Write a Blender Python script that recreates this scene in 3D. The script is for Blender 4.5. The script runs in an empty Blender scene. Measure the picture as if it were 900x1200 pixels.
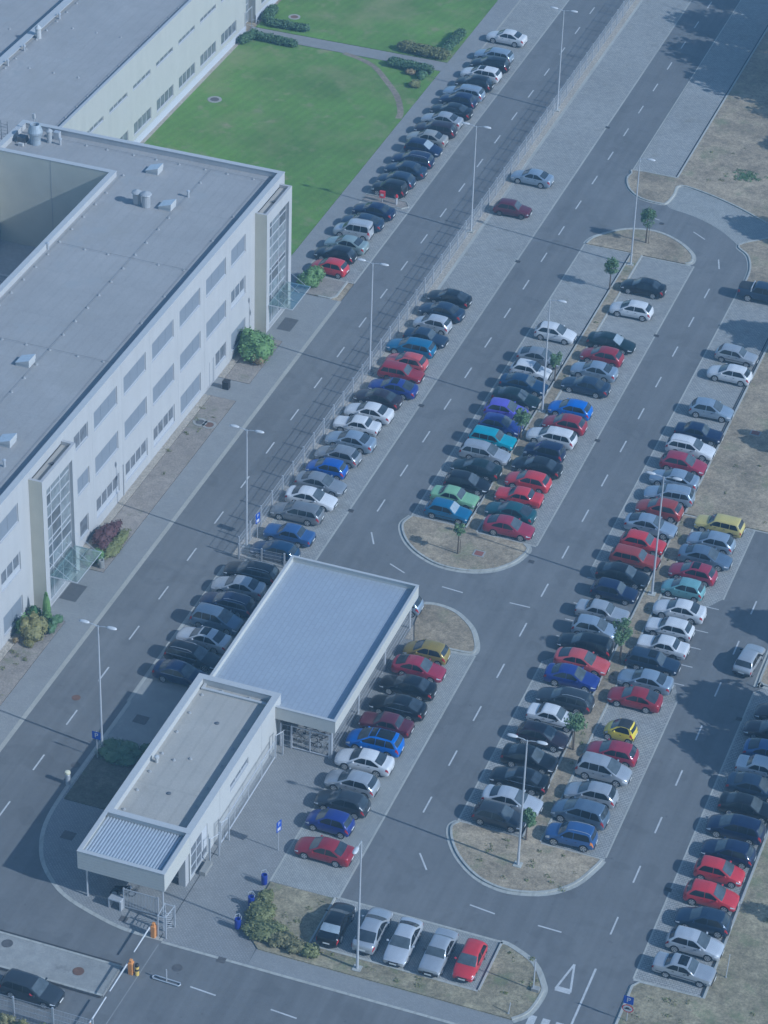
import bpy, bmesh, math, random
from math import sin, cos, pi, radians, sqrt
from mathutils import Vector, Matrix
random.seed(7)
SC = bpy.context.scene
COL = SC.collection

# ------------------------------------------------------------------ materials
MATS = {}
def _nt(name):
    m = bpy.data.materials.new(name); m.use_nodes = True
    nt = m.node_tree
    return m, nt, nt.nodes['Principled BSDF']

def noise_color(nt, scale, stops, detail=4, rough=0.6, coord='Object', vec_scale=None):
    """a noise texture through a colour ramp; returns the colour socket"""
    if coord == 'World':
        g = nt.nodes.new('ShaderNodeNewGeometry'); v = g.outputs['Position']
    else:
        g = nt.nodes.new('ShaderNodeTexCoord'); v = g.outputs['Object']
    if vec_scale:
        mp = nt.nodes.new('ShaderNodeMapping'); mp.inputs['Scale'].default_value = vec_scale
        nt.links.new(v, mp.inputs['Vector']); v = mp.outputs['Vector']
    n = nt.nodes.new('ShaderNodeTexNoise')
    n.inputs['Scale'].default_value = scale; n.inputs['Detail'].default_value = detail
    n.inputs['Roughness'].default_value = rough
    nt.links.new(v, n.inputs['Vector'])
    r = nt.nodes.new('ShaderNodeValToRGB')
    el = r.color_ramp.elements
    while len(el) < len(stops): el.new(0.5)
    for e, (p, c) in zip(el, stops):
        e.position = p; e.color = (*c, 1) if len(c) == 3 else c
    nt.links.new(n.outputs['Fac'], r.inputs['Fac'])
    return r.outputs['Color'], n.outputs['Fac']

def mix(nt, a, b, fac=0.5, mode='MIX'):
    m = nt.nodes.new('ShaderNodeMix'); m.data_type = 'RGBA'; m.blend_type = mode
    if isinstance(fac, (int, float)): m.inputs[0].default_value = fac
    else: nt.links.new(fac, m.inputs[0])
    for s, i in ((a, 6), (b, 7)):
        if isinstance(s, tuple): m.inputs[i].default_value = (*s, 1)
        else: nt.links.new(s, m.inputs[i])
    return m.outputs[2]

def bump(nt, bs, height, strength=0.3, dist=0.02):
    b = nt.nodes.new('ShaderNodeBump'); b.inputs['Strength'].default_value = strength
    b.inputs['Distance'].default_value = dist
    nt.links.new(height, b.inputs['Height']); nt.links.new(b.outputs['Normal'], bs.inputs['Normal'])

def sc3(c, k): return tuple(min(1, max(0, x*k)) for x in c)

def simple(name, col, rough=0.6, metal=0.0, var=0.10, scale=3.0, coat=0.0):
    if name in MATS: return MATS[name]
    m, nt, bs = _nt(name)
    c, f = noise_color(nt, scale, [(0.3, sc3(col, 1-var)), (0.7, sc3(col, 1+var))], coord='World')
    nt.links.new(c, bs.inputs['Base Color'])
    bs.inputs['Roughness'].default_value = rough; bs.inputs['Metallic'].default_value = metal
    if coat: bs.inputs['Coat Weight'].default_value = coat
    MATS[name] = m; return m

def ground_mat(name, base, scales=((0.05, .25), (0.6, .15), (14, .22)), rough=0.95, brick=None, spots=None, bmp=0.2):
    """world-position noise at several sizes multiplied on a base colour; optional paving joints"""
    m, nt, bs = _nt(name)
    out = None
    for s, v in scales:
        c, f = noise_color(nt, s, [(0.32, (1-v,)*3), (0.68, (1+v*0.8,)*3)], coord='World', detail=5)
        out = c if out is None else mix(nt, out, c, 1.0, 'MULTIPLY')
    col = mix(nt, tuple(base), out, 1.0, 'MULTIPLY')
    if brick:
        w, h, dark, rot, var = brick
        g = nt.nodes.new('ShaderNodeNewGeometry'); mp = nt.nodes.new('ShaderNodeMapping')
        mp.inputs['Rotation'].default_value = (0, 0, rot)
        nt.links.new(g.outputs['Position'], mp.inputs['Vector'])
        b = nt.nodes.new('ShaderNodeTexBrick')
        b.inputs['Scale'].default_value = 1.0
        b.inputs['Brick Width'].default_value = w; b.inputs['Row Height'].default_value = h
        b.inputs['Mortar Size'].default_value = min(w, h)*0.11
        b.inputs['Color1'].default_value = (1+var,)*3+(1,); b.inputs['Color2'].default_value = (1-var,)*3+(1,)
        b.inputs['Mortar'].default_value = (dark,)*3+(1,)
        nt.links.new(mp.outputs['Vector'], b.inputs['Vector'])
        col = mix(nt, col, b.outputs['Color'], 1.0, 'MULTIPLY')
    if spots:
        for sc_, lo, hi, c2 in spots:
            _, f = noise_color(nt, sc_, [(lo, (0, 0, 0)), (hi, (1, 1, 1))], coord='World', detail=6, rough=0.7)
            r = nt.nodes.new('ShaderNodeMapRange'); r.inputs[1].default_value = lo; r.inputs[2].default_value = hi
            nt.links.new(f, r.inputs[0])
            col = mix(nt, col, tuple(c2), r.outputs[0])
    nt.links.new(col, bs.inputs['Base Color'])
    bs.inputs['Roughness'].default_value = rough
    if bmp:
        _, f = noise_color(nt, 9, [(0, (0,)*3), (1, (1,)*3)], coord='World', detail=8)
        bump(nt, bs, f, bmp, 0.05)
    MATS[name] = m; return m

def stripes_mat(name, base, direction, period, amount, patches):
    m, nt, bs = _nt(name)
    g = nt.nodes.new('ShaderNodeNewGeometry')
    mp = nt.nodes.new('ShaderNodeMapping'); mp.inputs['Rotation'].default_value = (0, 0, direction)
    nt.links.new(g.outputs['Position'], mp.inputs['Vector'])
    wv = nt.nodes.new('ShaderNodeTexWave'); wv.inputs['Scale'].default_value = 0.314/period*1.0
    wv.inputs['Distortion'].default_value = 1.5; wv.inputs['Detail Scale'].default_value = 0.6
    nt.links.new(mp.outputs['Vector'], wv.inputs['Vector'])
    r = nt.nodes.new('ShaderNodeValToRGB'); r.color_ramp.elements[0].color = (1-amount,)*3+(1,); r.color_ramp.elements[1].color = (1+amount,)*3+(1,)
    nt.links.new(wv.outputs['Fac'], r.inputs['Fac'])
    c1, _ = noise_color(nt, 0.09, [(0.35, sc3(base, .8)), (0.65, sc3(base, 1.2))], coord='World')
    c2, _ = noise_color(nt, 7, [(0.3, (.62,)*3), (0.7, (1.3,)*3)], coord='World', detail=8, rough=.8)
    col = mix(nt, mix(nt, c1, r.outputs['Color'], 1, 'MULTIPLY'), c2, 1, 'MULTIPLY')
    for sc_, lo, hi, cc in patches:
        _, f = noise_color(nt, sc_, [(lo, (0,)*3), (hi, (1,)*3)], coord='World', detail=5, rough=.65)
        rr = nt.nodes.new('ShaderNodeMapRange'); rr.inputs[1].default_value = lo; rr.inputs[2].default_value = hi; rr.inputs[4].default_value = .85
        nt.links.new(f, rr.inputs[0]); col = mix(nt, col, cc, rr.outputs[0])
    nt.links.new(col, bs.inputs['Base Color']); bs.inputs['Roughness'].default_value = 1.0
    _, f = noise_color(nt, 11, [(0, (0,)*3), (1, (1,)*3)], coord='World', detail=8)
    bump(nt, bs, f, .5, .08)
    MATS[name] = m; return m

def leaf_mat(name, c1, c2):
    m, nt, bs = _nt(name)
    col, _ = noise_color(nt, 2.2, [(0.3, c1), (0.7, c2)], coord='World', detail=6, rough=.8)
    col2, _ = noise_color(nt, 25, [(0.3, (.7,)*3), (0.7, (1.35,)*3)], coord='World')
    nt.links.new(mix(nt, col, col2, 1, 'MULTIPLY'), bs.inputs['Base Color'])
    bs.inputs['Roughness'].default_value = .65
    MATS[name] = m; return m

def paint(name, col, metal=0.0, rough=.28):
    m, nt, bs = _nt('paint_'+name)
    c, _ = noise_color(nt, 1.3, [(0.3, sc3(col, .93)), (0.7, sc3(col, 1.06))])
    nt.links.new(c, bs.inputs['Base Color'])
    bs.inputs['Metallic'].default_value = metal; bs.inputs['Roughness'].default_value = rough
    bs.inputs['Coat Weight'].default_value = .4; bs.inputs['Coat Roughness'].default_value = .08
    return m

def glass_dark(name, col, rough=.06, spec=.5):
    m, nt, bs = _nt(name)
    c, _ = noise_color(nt, 1.7, [(0.3, sc3(col, .7)), (0.7, sc3(col, 1.3))])
    nt.links.new(c, bs.inputs['Base Color'])
    bs.inputs['Roughness'].default_value = rough; bs.inputs['Specular IOR Level'].default_value = spec
    MATS[name] = m; return m

ASPHALT = ground_mat('asphalt', (.165, .165, .160), scales=((.035, .13), (.35, .06), (2.5, .05), (30, .16)), spots=[(.16, .60, .74, (.142, .142, .140)), (.9, .70, .80, (.13, .128, .124))])
def worn_lanes(m):
    nt = m.node_tree; bs = nt.nodes['Principled BSDF']; l = bs.inputs['Base Color'].links[0]; src = l.from_socket
    c, _ = noise_color(nt, 1.0, [(.3, (.88,)*3), (.7, (1.09,)*3)], coord='World', vec_scale=(1.1, .035, 1), detail=3)
    c2, _ = noise_color(nt, .22, [(.56, (1,)*3), (.585, (.84,)*3), (.66, (.86,)*3), (.69, (1,)*3)], coord='World', detail=2)
    c3, _ = noise_color(nt, 1.6, [(.66, (1,)*3), (.76, (.62,)*3)], coord='World', detail=3)
    nt.links.new(mix(nt, mix(nt, mix(nt, src, c, 1, 'MULTIPLY'), c2, .6, 'MULTIPLY'), c3, .8, 'MULTIPLY'), bs.inputs['Base Color'])
worn_lanes(ASPHALT)
SETTS = ground_mat('sett_paving', (.335, .33, .305), scales=((.06, .10), (.8, .09), (3.5, .10)), brick=(.30, .2, .55, 0, .10), spots=[(.45, .58, .74, (.21, .20, .16)), (1.9, .68, .78, (.15, .145, .13))])
SETTS_SLANT = ground_mat('slanted_sett_paving', (.325, .325, .30), scales=((.06, .10), (.8, .09), (3.5, .08)), brick=(.26, .16, .66, radians(45), .08), spots=[(1.3, .66, .75, (.11, .105, .09))])
PAVE = ground_mat('pavement_blocks', (.27, .268, .255), scales=((.08, .09), (.9, .06), (9, .10)), brick=(.2, .1, .78, 0, .06), spots=[(.3, .62, .8, (.19, .188, .175))])
PLAZA = ground_mat('plaza_blocks', (.265, .262, .25), scales=((.08, .10), (.7, .07), (9, .10)), brick=(.2, .2, .75, radians(45), .07), spots=[(.25, .60, .78, (.18, .177, .165))])
CONC = ground_mat('worn_concrete', (.30, .295, .27), scales=((.12, .16), (1.1, .14), (9, .1)), spots=[(.5, .60, .72, (.18, .175, .165))])
KERB = ground_mat('kerb_stone', (.40, .395, .35), scales=((.3, .1), (4, .1)), brick=(1.0, 40, .88, 0, .03))
KERB_Y = ground_mat('ochre_kerb_stone', (.365, .352, .305), scales=((.3, .1), (4, .1)))
GUTTER = ground_mat('gutter_slot', (.05, .05, .05), scales=((.5, .1),))
DRY = ground_mat('dry_grass', (.345, .28, .185), scales=((.05, .18), (.35, .30), (1.7, .24), (6, .30), (22, .28)), spots=[(.22, .54, .72, (.19, .20, .10)), (1.7, .60, .72, (.21, .175, .12)), (6, .66, .72, (.46, .43, .34))], bmp=.6)
DRYG = ground_mat('dry_green_grass', (.31, .265, .165), scales=((.05, .2), (.35, .30), (1.7, .26), (6, .32), (22, .28)), spots=[(.30, .52, .70, (.16, .19, .085)), (6, .66, .72, (.36, .33, .25))], bmp=.6)
SOIL = ground_mat('bare_soil', (.28, .245, .205), scales=((.1, .15), (.9, .16), (7, .25)), spots=[(.35, .56, .72, (.15, .155, .08)), (2.5, .62, .7, (.12, .10, .08))], bmp=.6)
GRAVEL = ground_mat('gravel_strip', (.40, .355, .285), scales=((.2, .1), (5, .30), (18, .4)), bmp=.7)
LAWN = stripes_mat('lawn_grass', (.125, .225, .030), radians(12.6), 1.05, .048, [(.10, .50, .70, (.225, .245, .09)), (.42, .55, .69, (.205, .23, .09)), (2.2, .62, .78, (.10, .18, .03)), (.28, .60, .72, (.27, .25, .13))])
ROADPAINT = ground_mat('white_road_paint', (.50, .50, .485), scales=((1.5, .12), (9, .18)), bmp=0)
FELT = ground_mat('grey_roof_felt', (.345, .332, .312), scales=((.06, .08), (.5, .06), (8, .08)), brick=(1.05, 7.5, .955, 0, .012), spots=[(.13, .54, .74, (.315, .30, .27)), (.8, .64, .78, (.30, .28, .245)), (.3, .60, .64, (.33, .325, .31))], bmp=.1)
FELT_TAN = ground_mat('beige_roof_felt', (.40, .375, .325), scales=((.06, .06), (.5, .06), (8, .08)), brick=(1.05, 60, .93, 0, .012), spots=[(.3, .62, .8, (.30, .27, .22))], bmp=.1)
def streaked(name, col):
    m, nt, bs = _nt(name)
    a, _ = noise_color(nt, .5, [(.3, sc3(col, .97)), (.7, sc3(col, 1.03))], coord='World')
    b, _ = noise_color(nt, 1.6, [(.38, (1.0,)*3), (.72, (.93,)*3)], coord='World', vec_scale=(1, 1, .06), detail=6)
    nt.links.new(mix(nt, a, b, 1, 'MULTIPLY'), bs.inputs['Base Color']); bs.inputs['Roughness'].default_value = .85
    MATS[name] = m; return m
WHITE = streaked('white_render', (.44, .433, .42))
CREAM = streaked('cream_render', (.43, .425, .385))
CAP = simple('white_metal_capping', (.47, .47, .455), .5, var=.04)
JOINT = simple('facade_joint', (.34, .335, .33), .8)
FRAME = simple('white_window_frame', (.46, .465, .475), .5, var=.03)
BLIND = simple('closed_grey_blind', (.215, .235, .265), .6, var=.05, scale=8)
PANE = glass_dark('window_pane', (.155, .165, .18), .08)
PANE_L = glass_dark('stair_glass', (.22, .24, .245), .05, .8)
STEEL = simple('galvanised_steel', (.52, .53, .54), .45, .35, var=.06)
STEEL_D = simple('dark_steel', (.14, .145, .15), .5, .3)
LAMPM = simple('grey_lamp_paint', (.50, .51, .52), .45, .2, var=.05)
LAMPH = simple('pale_lamp_head', (.56, .56, .55), .4)
BLACK = simple('black_rubber', (.018, .018, .018), .75, var=.2)
PLASTIC = simple('black_plastic', (.03, .03, .03), .55)
RIM = simple('alloy_rim', (.62, .62, .62), .35, .7)
RIMS = simple('steel_rim', (.16, .16, .16), .5, .4)
YELLOW = simple('yellow_rim', (.75, .52, .03), .5)
HEADL = simple('headlamp_glass', (.62, .63, .64), .12, .1)
TAILL = simple('tail_lamp_red', (.36, .02, .025), .2)
AMBER = simple('amber_lamp', (.75, .25, .04), .25)
PLATE = simple('number_plate', (.72, .72, .68), .4)
WINDOW = glass_dark('car_glass', (.013, .016, .019), .05, .4)
WSCREEN = glass_dark('windscreen_glass', (.085, .100, .108), .05, .7)  # base colour raised to stand for reflected sky and dash
RWINDOW = glass_dark('rear_glass', (.040, .050, .060), .05, .6)
SHADE_GLARE = simple('silver_sunshade_and_glare', (.36, .41, .44), .25, .2)  # sunshades, and the sky reflection painted on one rear window
CLAD = None
def clad_mat():
    m, nt, bs = _nt('beige_cladding')
    tc = nt.nodes.new('ShaderNodeNewGeometry'); wv = nt.nodes.new('ShaderNodeTexWave')
    wv.bands_direction = 'Z'; wv.inputs['Scale'].default_value = 1.2
    nt.links.new(tc.outputs['Position'], wv.inputs['Vector'])
    c, _ = noise_color(nt, .6, [(.3, (.53, .505, .405)), (.7, (.59, .56, .45))], coord='World')
    nt.links.new(c, bs.inputs['Base Color']); bs.inputs['Roughness'].default_value = .6
    bump(nt, bs, wv.outputs['Fac'], .15, .01)
    return m
CLAD = clad_mat()
def roofmetal():
    m, nt, bs = _nt('blue_grey_roof_sheet')
    c, _ = noise_color(nt, .5, [(.3, (.37, .40, .445)), (.7, (.39, .425, .465))], coord='World')
    g = nt.nodes.new('ShaderNodeNewGeometry'); b = nt.nodes.new('ShaderNodeTexBrick')
    b.inputs['Scale'].default_value = 1; b.inputs['Brick Width'].default_value = .9; b.inputs['Row Height'].default_value = .42
    b.inputs['Mortar Size'].default_value = .05; b.inputs['Color1'].default_value = (1.03,)*3+(1,); b.inputs['Color2'].default_value = (.98,)*3+(1,); b.inputs['Mortar'].default_value = (.90,)*3+(1,)
    mp = nt.nodes.new('ShaderNodeMapping'); mp.inputs['Rotation'].default_value = (0, 0, pi/2)
    nt.links.new(g.outputs['Position'], mp.inputs['Vector']); nt.links.new(mp.outputs['Vector'], b.inputs['Vector'])
    nt.links.new(mix(nt, c, b.outputs['Color'], 1, 'MULTIPLY'), bs.inputs['Base Color'])
    bs.inputs['Roughness'].default_value = .5; bs.inputs['Metallic'].default_value = .15
    return m
ROOFM = roofmetal()
def clear_glass():
    m, nt, bs = _nt('canopy_glass')
    tr = nt.nodes.new('ShaderNodeBsdfTransparent'); tr.inputs['Color'].default_value = (.80, .88, .86, 1)
    gl = nt.nodes.new('ShaderNodeBsdfGlossy'); gl.inputs['Roughness'].default_value = .08
    gl.inputs['Color'].default_value = (.9, .95, .95, 1)
    mx = nt.nodes.new('ShaderNodeMixShader'); mx.inputs[0].default_value = .22
    nt.links.new(tr.outputs[0], mx.inputs[1]); nt.links.new(gl.outputs[0], mx.inputs[2])
    nt.links.new(mx.outputs[0], nt.nodes['Material Output'].inputs['Surface'])
    return m
CGLASS = clear_glass()
BLUE_SIGN = simple('blue_sign_face', (.02, .07, .40), .4)
WHITE_SIGN = simple('white_sign_face', (.55, .55, .55), .4)
RED = simple('red_paint', (.60, .03, .04), .4)
ORANGE = simple('orange_paint', (.62, .27, .07), .4)
BLUEBIN = simple('blue_plastic', (.018, .035, .26), .45)
BARK = simple('bark', (.12, .09, .06), .9, var=.3, scale=12)
LEAF = leaf_mat('young_leaf', (.075, .135, .050), (.150, .230, .085))
LEAF_D = leaf_mat('dark_leaf', (0.032, 0.088, 0.028), (0.088, 0.175, 0.049))
LEAF_H = leaf_mat('hedge_leaf', (.050, .100, .042), (.105, .175, .070))
LEAF_O = leaf_mat('olive_leaf', (.115, .13, .042), (.215, .215, .075))
LEAF_O2 = leaf_mat('brown_olive_leaf', (.125, .115, .045), (.22, .20, .085))
LEAF_Y = leaf_mat('golden_leaf', (.13, .13, .045), (.255, .225, .075))
LEAF_R = leaf_mat('purple_leaf', (.060, .027, .028), (.125, .055, .052))
LEAF_G = leaf_mat('bright_leaf', (.080, .150, .042), (.165, .265, .075))
LEAF_B = leaf_mat('brown_shrub_leaf', (0.175, 0.123, 0.061), (0.298, 0.228, 0.105))

# ------------------------------------------------------------------ mesh building
class MB:
    def __init__(s): s.v = []; s.f = []; s.m = []
    def quad(s, a, b, c, d, mi=0):
        n = len(s.v); s.v += [tuple(a), tuple(b), tuple(c), tuple(d)]; s.f.append((n, n+1, n+2, n+3)); s.m.append(mi); return s
    def poly(s, pts, mi=0):
        n = len(s.v); s.v += [tuple(p) for p in pts]; s.f.append(tuple(range(n, n+len(pts)))); s.m.append(mi); return s
    def box(s, x0, x1, y0, y1, z0, z1, mi=0, bottom=True):
        n = len(s.v)
        s.v += [(x0, y0, z0), (x1, y0, z0), (x1, y1, z0), (x0, y1, z0), (x0, y0, z1), (x1, y0, z1), (x1, y1, z1), (x0, y1, z1)]
        F = [(4, 5, 6, 7), (0, 1, 5, 4), (1, 2, 6, 5), (2, 3, 7, 6), (3, 0, 4, 7)]
        if bottom: F.append((3, 2, 1, 0))
        for q in F: s.f.append(tuple(n+i for i in q)); s.m.append(mi)
        return s
    def rbox(s, x0, x1, y0, y1, z0, z1, r, mi=0):
        """box with its vertical edges and top edges chamfered"""
        ring = [(x0+r, y0), (x1-r, y0), (x1, y0+r), (x1, y1-r), (x1-r, y1), (x0+r, y1), (x0, y1-r), (x0, y0+r)]
        cx, cy = (x0+x1)/2, (y0+y1)/2
        def ins(p, k): return (cx+(p[0]-cx)*k, cy+(p[1]-cy)*k)
        kx = 1-2*r/max(x1-x0, y1-y0)
        rings = [[(*p, z0) for p in ring], [(*p, z1-r) for p in ring], [(*ins(p, kx), z1) for p in ring]]
        return s.loft(rings, True, True, mi)
    def loft(s, rings, cap0=False, cap1=False, mi=0, closed=True):
        n = len(s.v); k = len(rings[0])
        for r in rings: s.v += [tuple(p) for p in r]
        for i in range(len(rings)-1):
            for j in range(k if closed else k-1):
                a = n+i*k+j; b = n+i*k+(j+1) % k
                s.f.append((a, b, b+k, a+k)); s.m.append(mi)
        if cap0: s.f.append(tuple(n+j for j in reversed(range(k)))); s.m.append(mi)
        if cap1: s.f.append(tuple(n+(len(rings)-1)*k+j for j in range(k))); s.m.append(mi)
        return s
    def tube(s, pts, r, n=6, mi=0, cap=True):
        """round bar along points; r a number or one radius per point"""
        P = [Vector(p) for p in pts]; R = r if isinstance(r, (list, tuple)) else [r]*len(P)
        rings = []
        for i, p in enumerate(P):
            t = (P[min(i+1, len(P)-1)]-P[max(i-1, 0)]).normalized()
            a = t.cross(Vector((0, 0, 1)) if abs(t.z) < .9 else Vector((1, 0, 0))).normalized(); b = t.cross(a)
            rings.append([p+(a*cos(2*pi*k/n)+b*sin(2*pi*k/n))*R[i] for k in range(n)])
        return s.loft(rings, cap, cap, mi)
    def lathe(s, prof, n=16, mi=0, c=(0, 0, 0)):
        rings = [[(c[0]+r*cos(2*pi*k/n), c[1]+r*sin(2*pi*k/n), c[2]+z) for k in range(n)] for r, z in prof]
        return s.loft(rings, True, True, mi)
    def prism(s, poly, z0, z1, mi=0, side=None):
        n = len(poly)
        s.loft([[(*p, z0) for p in poly], [(*p, z1) for p in poly]], False, False, mi if side is None else side)
        return s.poly([(*p, z1) for p in poly], mi)
    def build(s, name, mats, parent=None, loc=(0, 0, 0), smooth=False):
        me = bpy.data.meshes.new(name); me.from_pydata(s.v, [], s.f)
        if not isinstance(mats, (list, tuple)): mats = [mats]
        for m in mats: me.materials.append(m)
        me.polygons.foreach_set('material_index', s.m)
        if smooth: me.polygons.foreach_set('use_smooth', [True]*len(s.f))
        me.update()
        o = bpy.data.objects.new(name, me); COL.objects.link(o); o.location = loc
        if parent is not None: o.parent = parent
        return o

def tag(o, label=None, cat=None, group=None, kind=None):
    if label: o['label'] = label
    if cat: o['category'] = cat
    if group: o['group'] = group
    if kind: o['kind'] = kind
    return o
def empty(name, loc=(0, 0, 0), rz=0, label=None, cat=None, group=None):
    o = bpy.data.objects.new(name, None); COL.objects.link(o); o.location = loc; o.rotation_euler = (0, 0, rz)
    o.empty_display_size = .3
    return tag(o, label, cat, group)
def copy_tree(o, parent=None):
    c = o.copy(); COL.objects.link(c); c.parent = parent
    for ch in list(o.children): copy_tree(ch, c)
    return c
def structure(name, mb, mats, smooth=False):
    o = mb.build(name, mats, None, smooth=smooth); o['kind'] = 'structure'; return o
# ------------------------------------------------------------------ the ground
def smooth_path(pts, n=4, closed=False):
    """Catmull-Rom through the points"""
    P = [Vector((*p, 0)) for p in pts]; out = []
    N = len(P)
    rng = range(N if closed else N-1)
    for i in rng:
        p0 = P[(i-1) % N] if closed or i > 0 else P[i]
        p1 = P[i]; p2 = P[(i+1) % N]
        p3 = P[(i+2) % N] if closed or i+2 < N else p2
        for k in range(n):
            t = k/n
            q = .5*((2*p1)+(p2-p0)*t+(2*p0-5*p1+4*p2-p3)*t*t+(3*p1-p0-3*p2+p3)*t**3)
            out.append((q.x, q.y))
    if not closed: out.append(tuple(pts[-1]))
    return out
def offset_path(pts, d, closed=False):
    """shift a polyline sideways (left is positive)"""
    out = []; N = len(pts)
    for i in range(N):
        a = pts[(i-1) % N] if (closed or i > 0) else pts[i]
        b = pts[(i+1) % N] if (closed or i < N-1) else pts[i]
        dx, dy = b[0]-a[0], b[1]-a[1]; l = sqrt(dx*dx+dy*dy) or 1
        out.append((pts[i][0]-dy/l*d, pts[i][1]+dx/l*d))
    return out
def strip(mb, pts, d0, d1, z0, z1, closed=False, mi=0):
    """a band between two sideways offsets of a path; z1 > z0 + 0.02 gives it upright sides"""
    A = offset_path(pts, d0, closed); B = offset_path(pts, d1, closed); N = len(pts)
    for i in range(N if closed else N-1):
        j = (i+1) % N
        mb.quad((*A[i], z1), (*A[j], z1), (*B[j], z1), (*B[i], z1), mi)
        if z1-z0 > .02:
            mb.quad((*A[i], z0), (*A[j], z0), (*A[j], z1), (*A[i], z1), mi)
            mb.quad((*B[i], z0), (*B[j], z0), (*B[j], z1), (*B[i], z1), mi)
def rect(mb, x0, x1, y0, y1, z, mi=0): mb.quad((x0, y0, z), (x1, y0, z), (x1, y1, z), (x0, y1, z), mi)

g = MB(); rect(g, -700, 700, -700, 700, -.06)
structure('ground', g, DRY)
g = MB(); rect(g, -23.0, 36, -150, 160, 0)
rect(g, -300, -23.0, -150, -71.6, -.002); rect(g, 36, 300, -150, -71.6, -.002)
structure('asphalt_road', g, ASPHALT)

L1, L2 = .005, .010
# parking bays and paved ground, flush with the road
g = MB()
rect(g, -28.4, -23.1, 22.05, 38.4, L1); rect(g, -28.4, -23.1, 39.95, 150, L1); rect(g, -23.9, -23.1, 38.4, 39.95, L1-.001)
rect(g, -15.1, -9.6, -27.0, 150, L1)
rect(g, -4.2, .75, -13.9, 38.7, L1); rect(g, 1.9, 7.3, -14.2, 38.6, L1)
rect(g, -4.0, .7, 56.3, 150, L1)
g.poly([(x, y, L1) for x, y in [(12.7, -16.0), (13.5, -17.1), (17.75, -17.1), (17.75, 36.3), (12.7, 36.3)]])
rect(g, 17.75, 45, 9.0+20, 36.3, L1)
g.poly([(x, y, L1) for x, y in [(12.7, -51.1), (17.75, -51.0), (17.75, -28.1), (13.9, -28.1), (12.7, -29.6)]])
g.poly([(x, y, L1) for x, y in [(19.3, -17.3), (23.3, -17.3), (24.3, -15.6), (24.3, -4.7), (19.3, -4.7)]])
g.poly([(x, y, L1) for x, y in [(19.3, -51.1), (24.3, -51.1), (24.3, -30.4), (23.6, -28.5), (19.3, -28.5)]])
g.poly([(x, y, L1) for x, y in [(29.8, -62.6), (34.75, -62.6), (34.75, -26.2), (30.4, -26.2), (29.8, -27.0)]])
structure('parking_bay_paving', g, SETTS)
g = MB()
rect(g, 2.0, 7.3, -62.65, -31.0, L1); rect(g, 7.15, 19.75, -67.75, -62.5, L1)
rect(g, -16.4, -10.0, -58.5, -27.2, L1)
structure('slanted_bay_paving', g, SETTS_SLANT)
g = MB()
pad = [(1.5, 54.7), (4.8, 54.0), (8.6, 52.3), (12.2, 50.1), (15, 47.9), (19, 44.6), (12.8, 47.2), (10.25, 44.7)]
pad2 = smooth_path([(1.3, 50.2), (2.0, 49.5), (4.4, 48.9), (6.7, 47.8), (8.6, 46.4), (10.25, 44.7)], 4)
g.poly([(x, y, L1) for x, y in [(1.4, 50.9)]+pad2+[(12.8, 47.3), (14.3, 48.85), (12.2, 50.1), (8.6, 52.3), (4.8, 54.0), (1.5, 54.7)]])
structure('paved_pad', g, SETTS_SLANT)

# plaza between gatehouse, shelter and bays, with its curved corner
corner = smooth_path([(-16.4, -47.2), (-16.45, -56.1), (-16.5, -59.4), (-16.2, -63.0), (-15.2, -65.9), (-13.7, -68.0), (-11.4, -69.8), (-8.4, -70.9), (-5.7, -71.5), (-2.8, -71.5)], 4)
g = MB()
# The plaza keeps to raw polygon pieces so that no two lie in one plane
g.poly([(x, y, L2) for x, y in corner[4:]+[(3.8, -71.5), (3.7, -69.7), (2.0, -67.7), (2.0, -26.2), (-9.6, -26.2), (-9.6, -50), (-9.9, -58.5), (-16.45, -58.5)] if y <= -58.4 or x > -16])
structure('plaza', g, PLAZA)
g = MB()
rect(g, 3.8, 23.2, -71.5, -69.72, L2-.002); rect(g, -30.8, -28.42, 18.2, 150, .012)
rect(g, -25.5, -23.32, -150, 18.2, .012); rect(g, -28.7, -25.5, -39.4, -32.0, .012); rect(g, -28.7, -25.5, -2.6, .6, .012)
rect(g, -28.7, -25.5, 9.0, 18.2, .012); rect(g, -30.8, -28.7, 16.5, 18.2, .012)
rect(g, -54.7, -30.8, 70.7, 73.0, .03)
structure('pavement', g, PAVE)
g = MB(); rect(g, -27.4, -25.9, -36.7, -34.3, .017); rect(g, -26.9, -25.5, 10.9, 13.3, .017)
structure('pavement_dark_mats', g, simple('dark_entrance_mat', (.10, .10, .10), .9))
# light kerb lines lying flush, and raised kerbs
g = MB()
def line_y(x, y0, y1, w=.18, z=.014): rect(g, x-w/2, x+w/2, y0, y1, z)
def line_x(y, x0, x1, w=.18, z=.018): rect(g, x0, x1, y-w/2, y+w/2, z)
line_y(-23.05, 22, 150, .16); line_y(-9.55, -26.2, 150, .16); line_y(-4.22, -13.9, 38.7, .14); line_y(7.32, -14.2, 38.6, .16)
line_y(-15.0, -26.2, 150, .32); line_y(-4.1, 56.3, 150, .14)
line_y(12.68, -15.9, 36.3, .14); line_y(12.68, -51.1, -29.6, .14); line_y(24.32, -50.9, -30.5, .12); line_y(24.32, -15.7, -4.7, .12)
line_y(29.78, -62.6, -27.0, .14); line_y(7.35, -62.6, -31.0, .16); line_y(2.0, -62.65, -31, .14); line_y(-16.4, -47.2, -27.2, .3)
line_x(-62.5, 7.2, 19.9, .2); line_x(-14.0, -4.2, .75, .2); line_x(-14.3, 1.9, 7.3, .2); line_x(-51.1, 12.7, 17.8, .2); line_x(-51.2, 19.3, 24.3, .2)
line_x(-62.68, 29.8, 34.8, .2); line_x(38.7, -4.2, .75, .16); line_x(38.55, 1.9, 7.0, .16); line_x(-4.62, 17.8, 60, .2)
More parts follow.
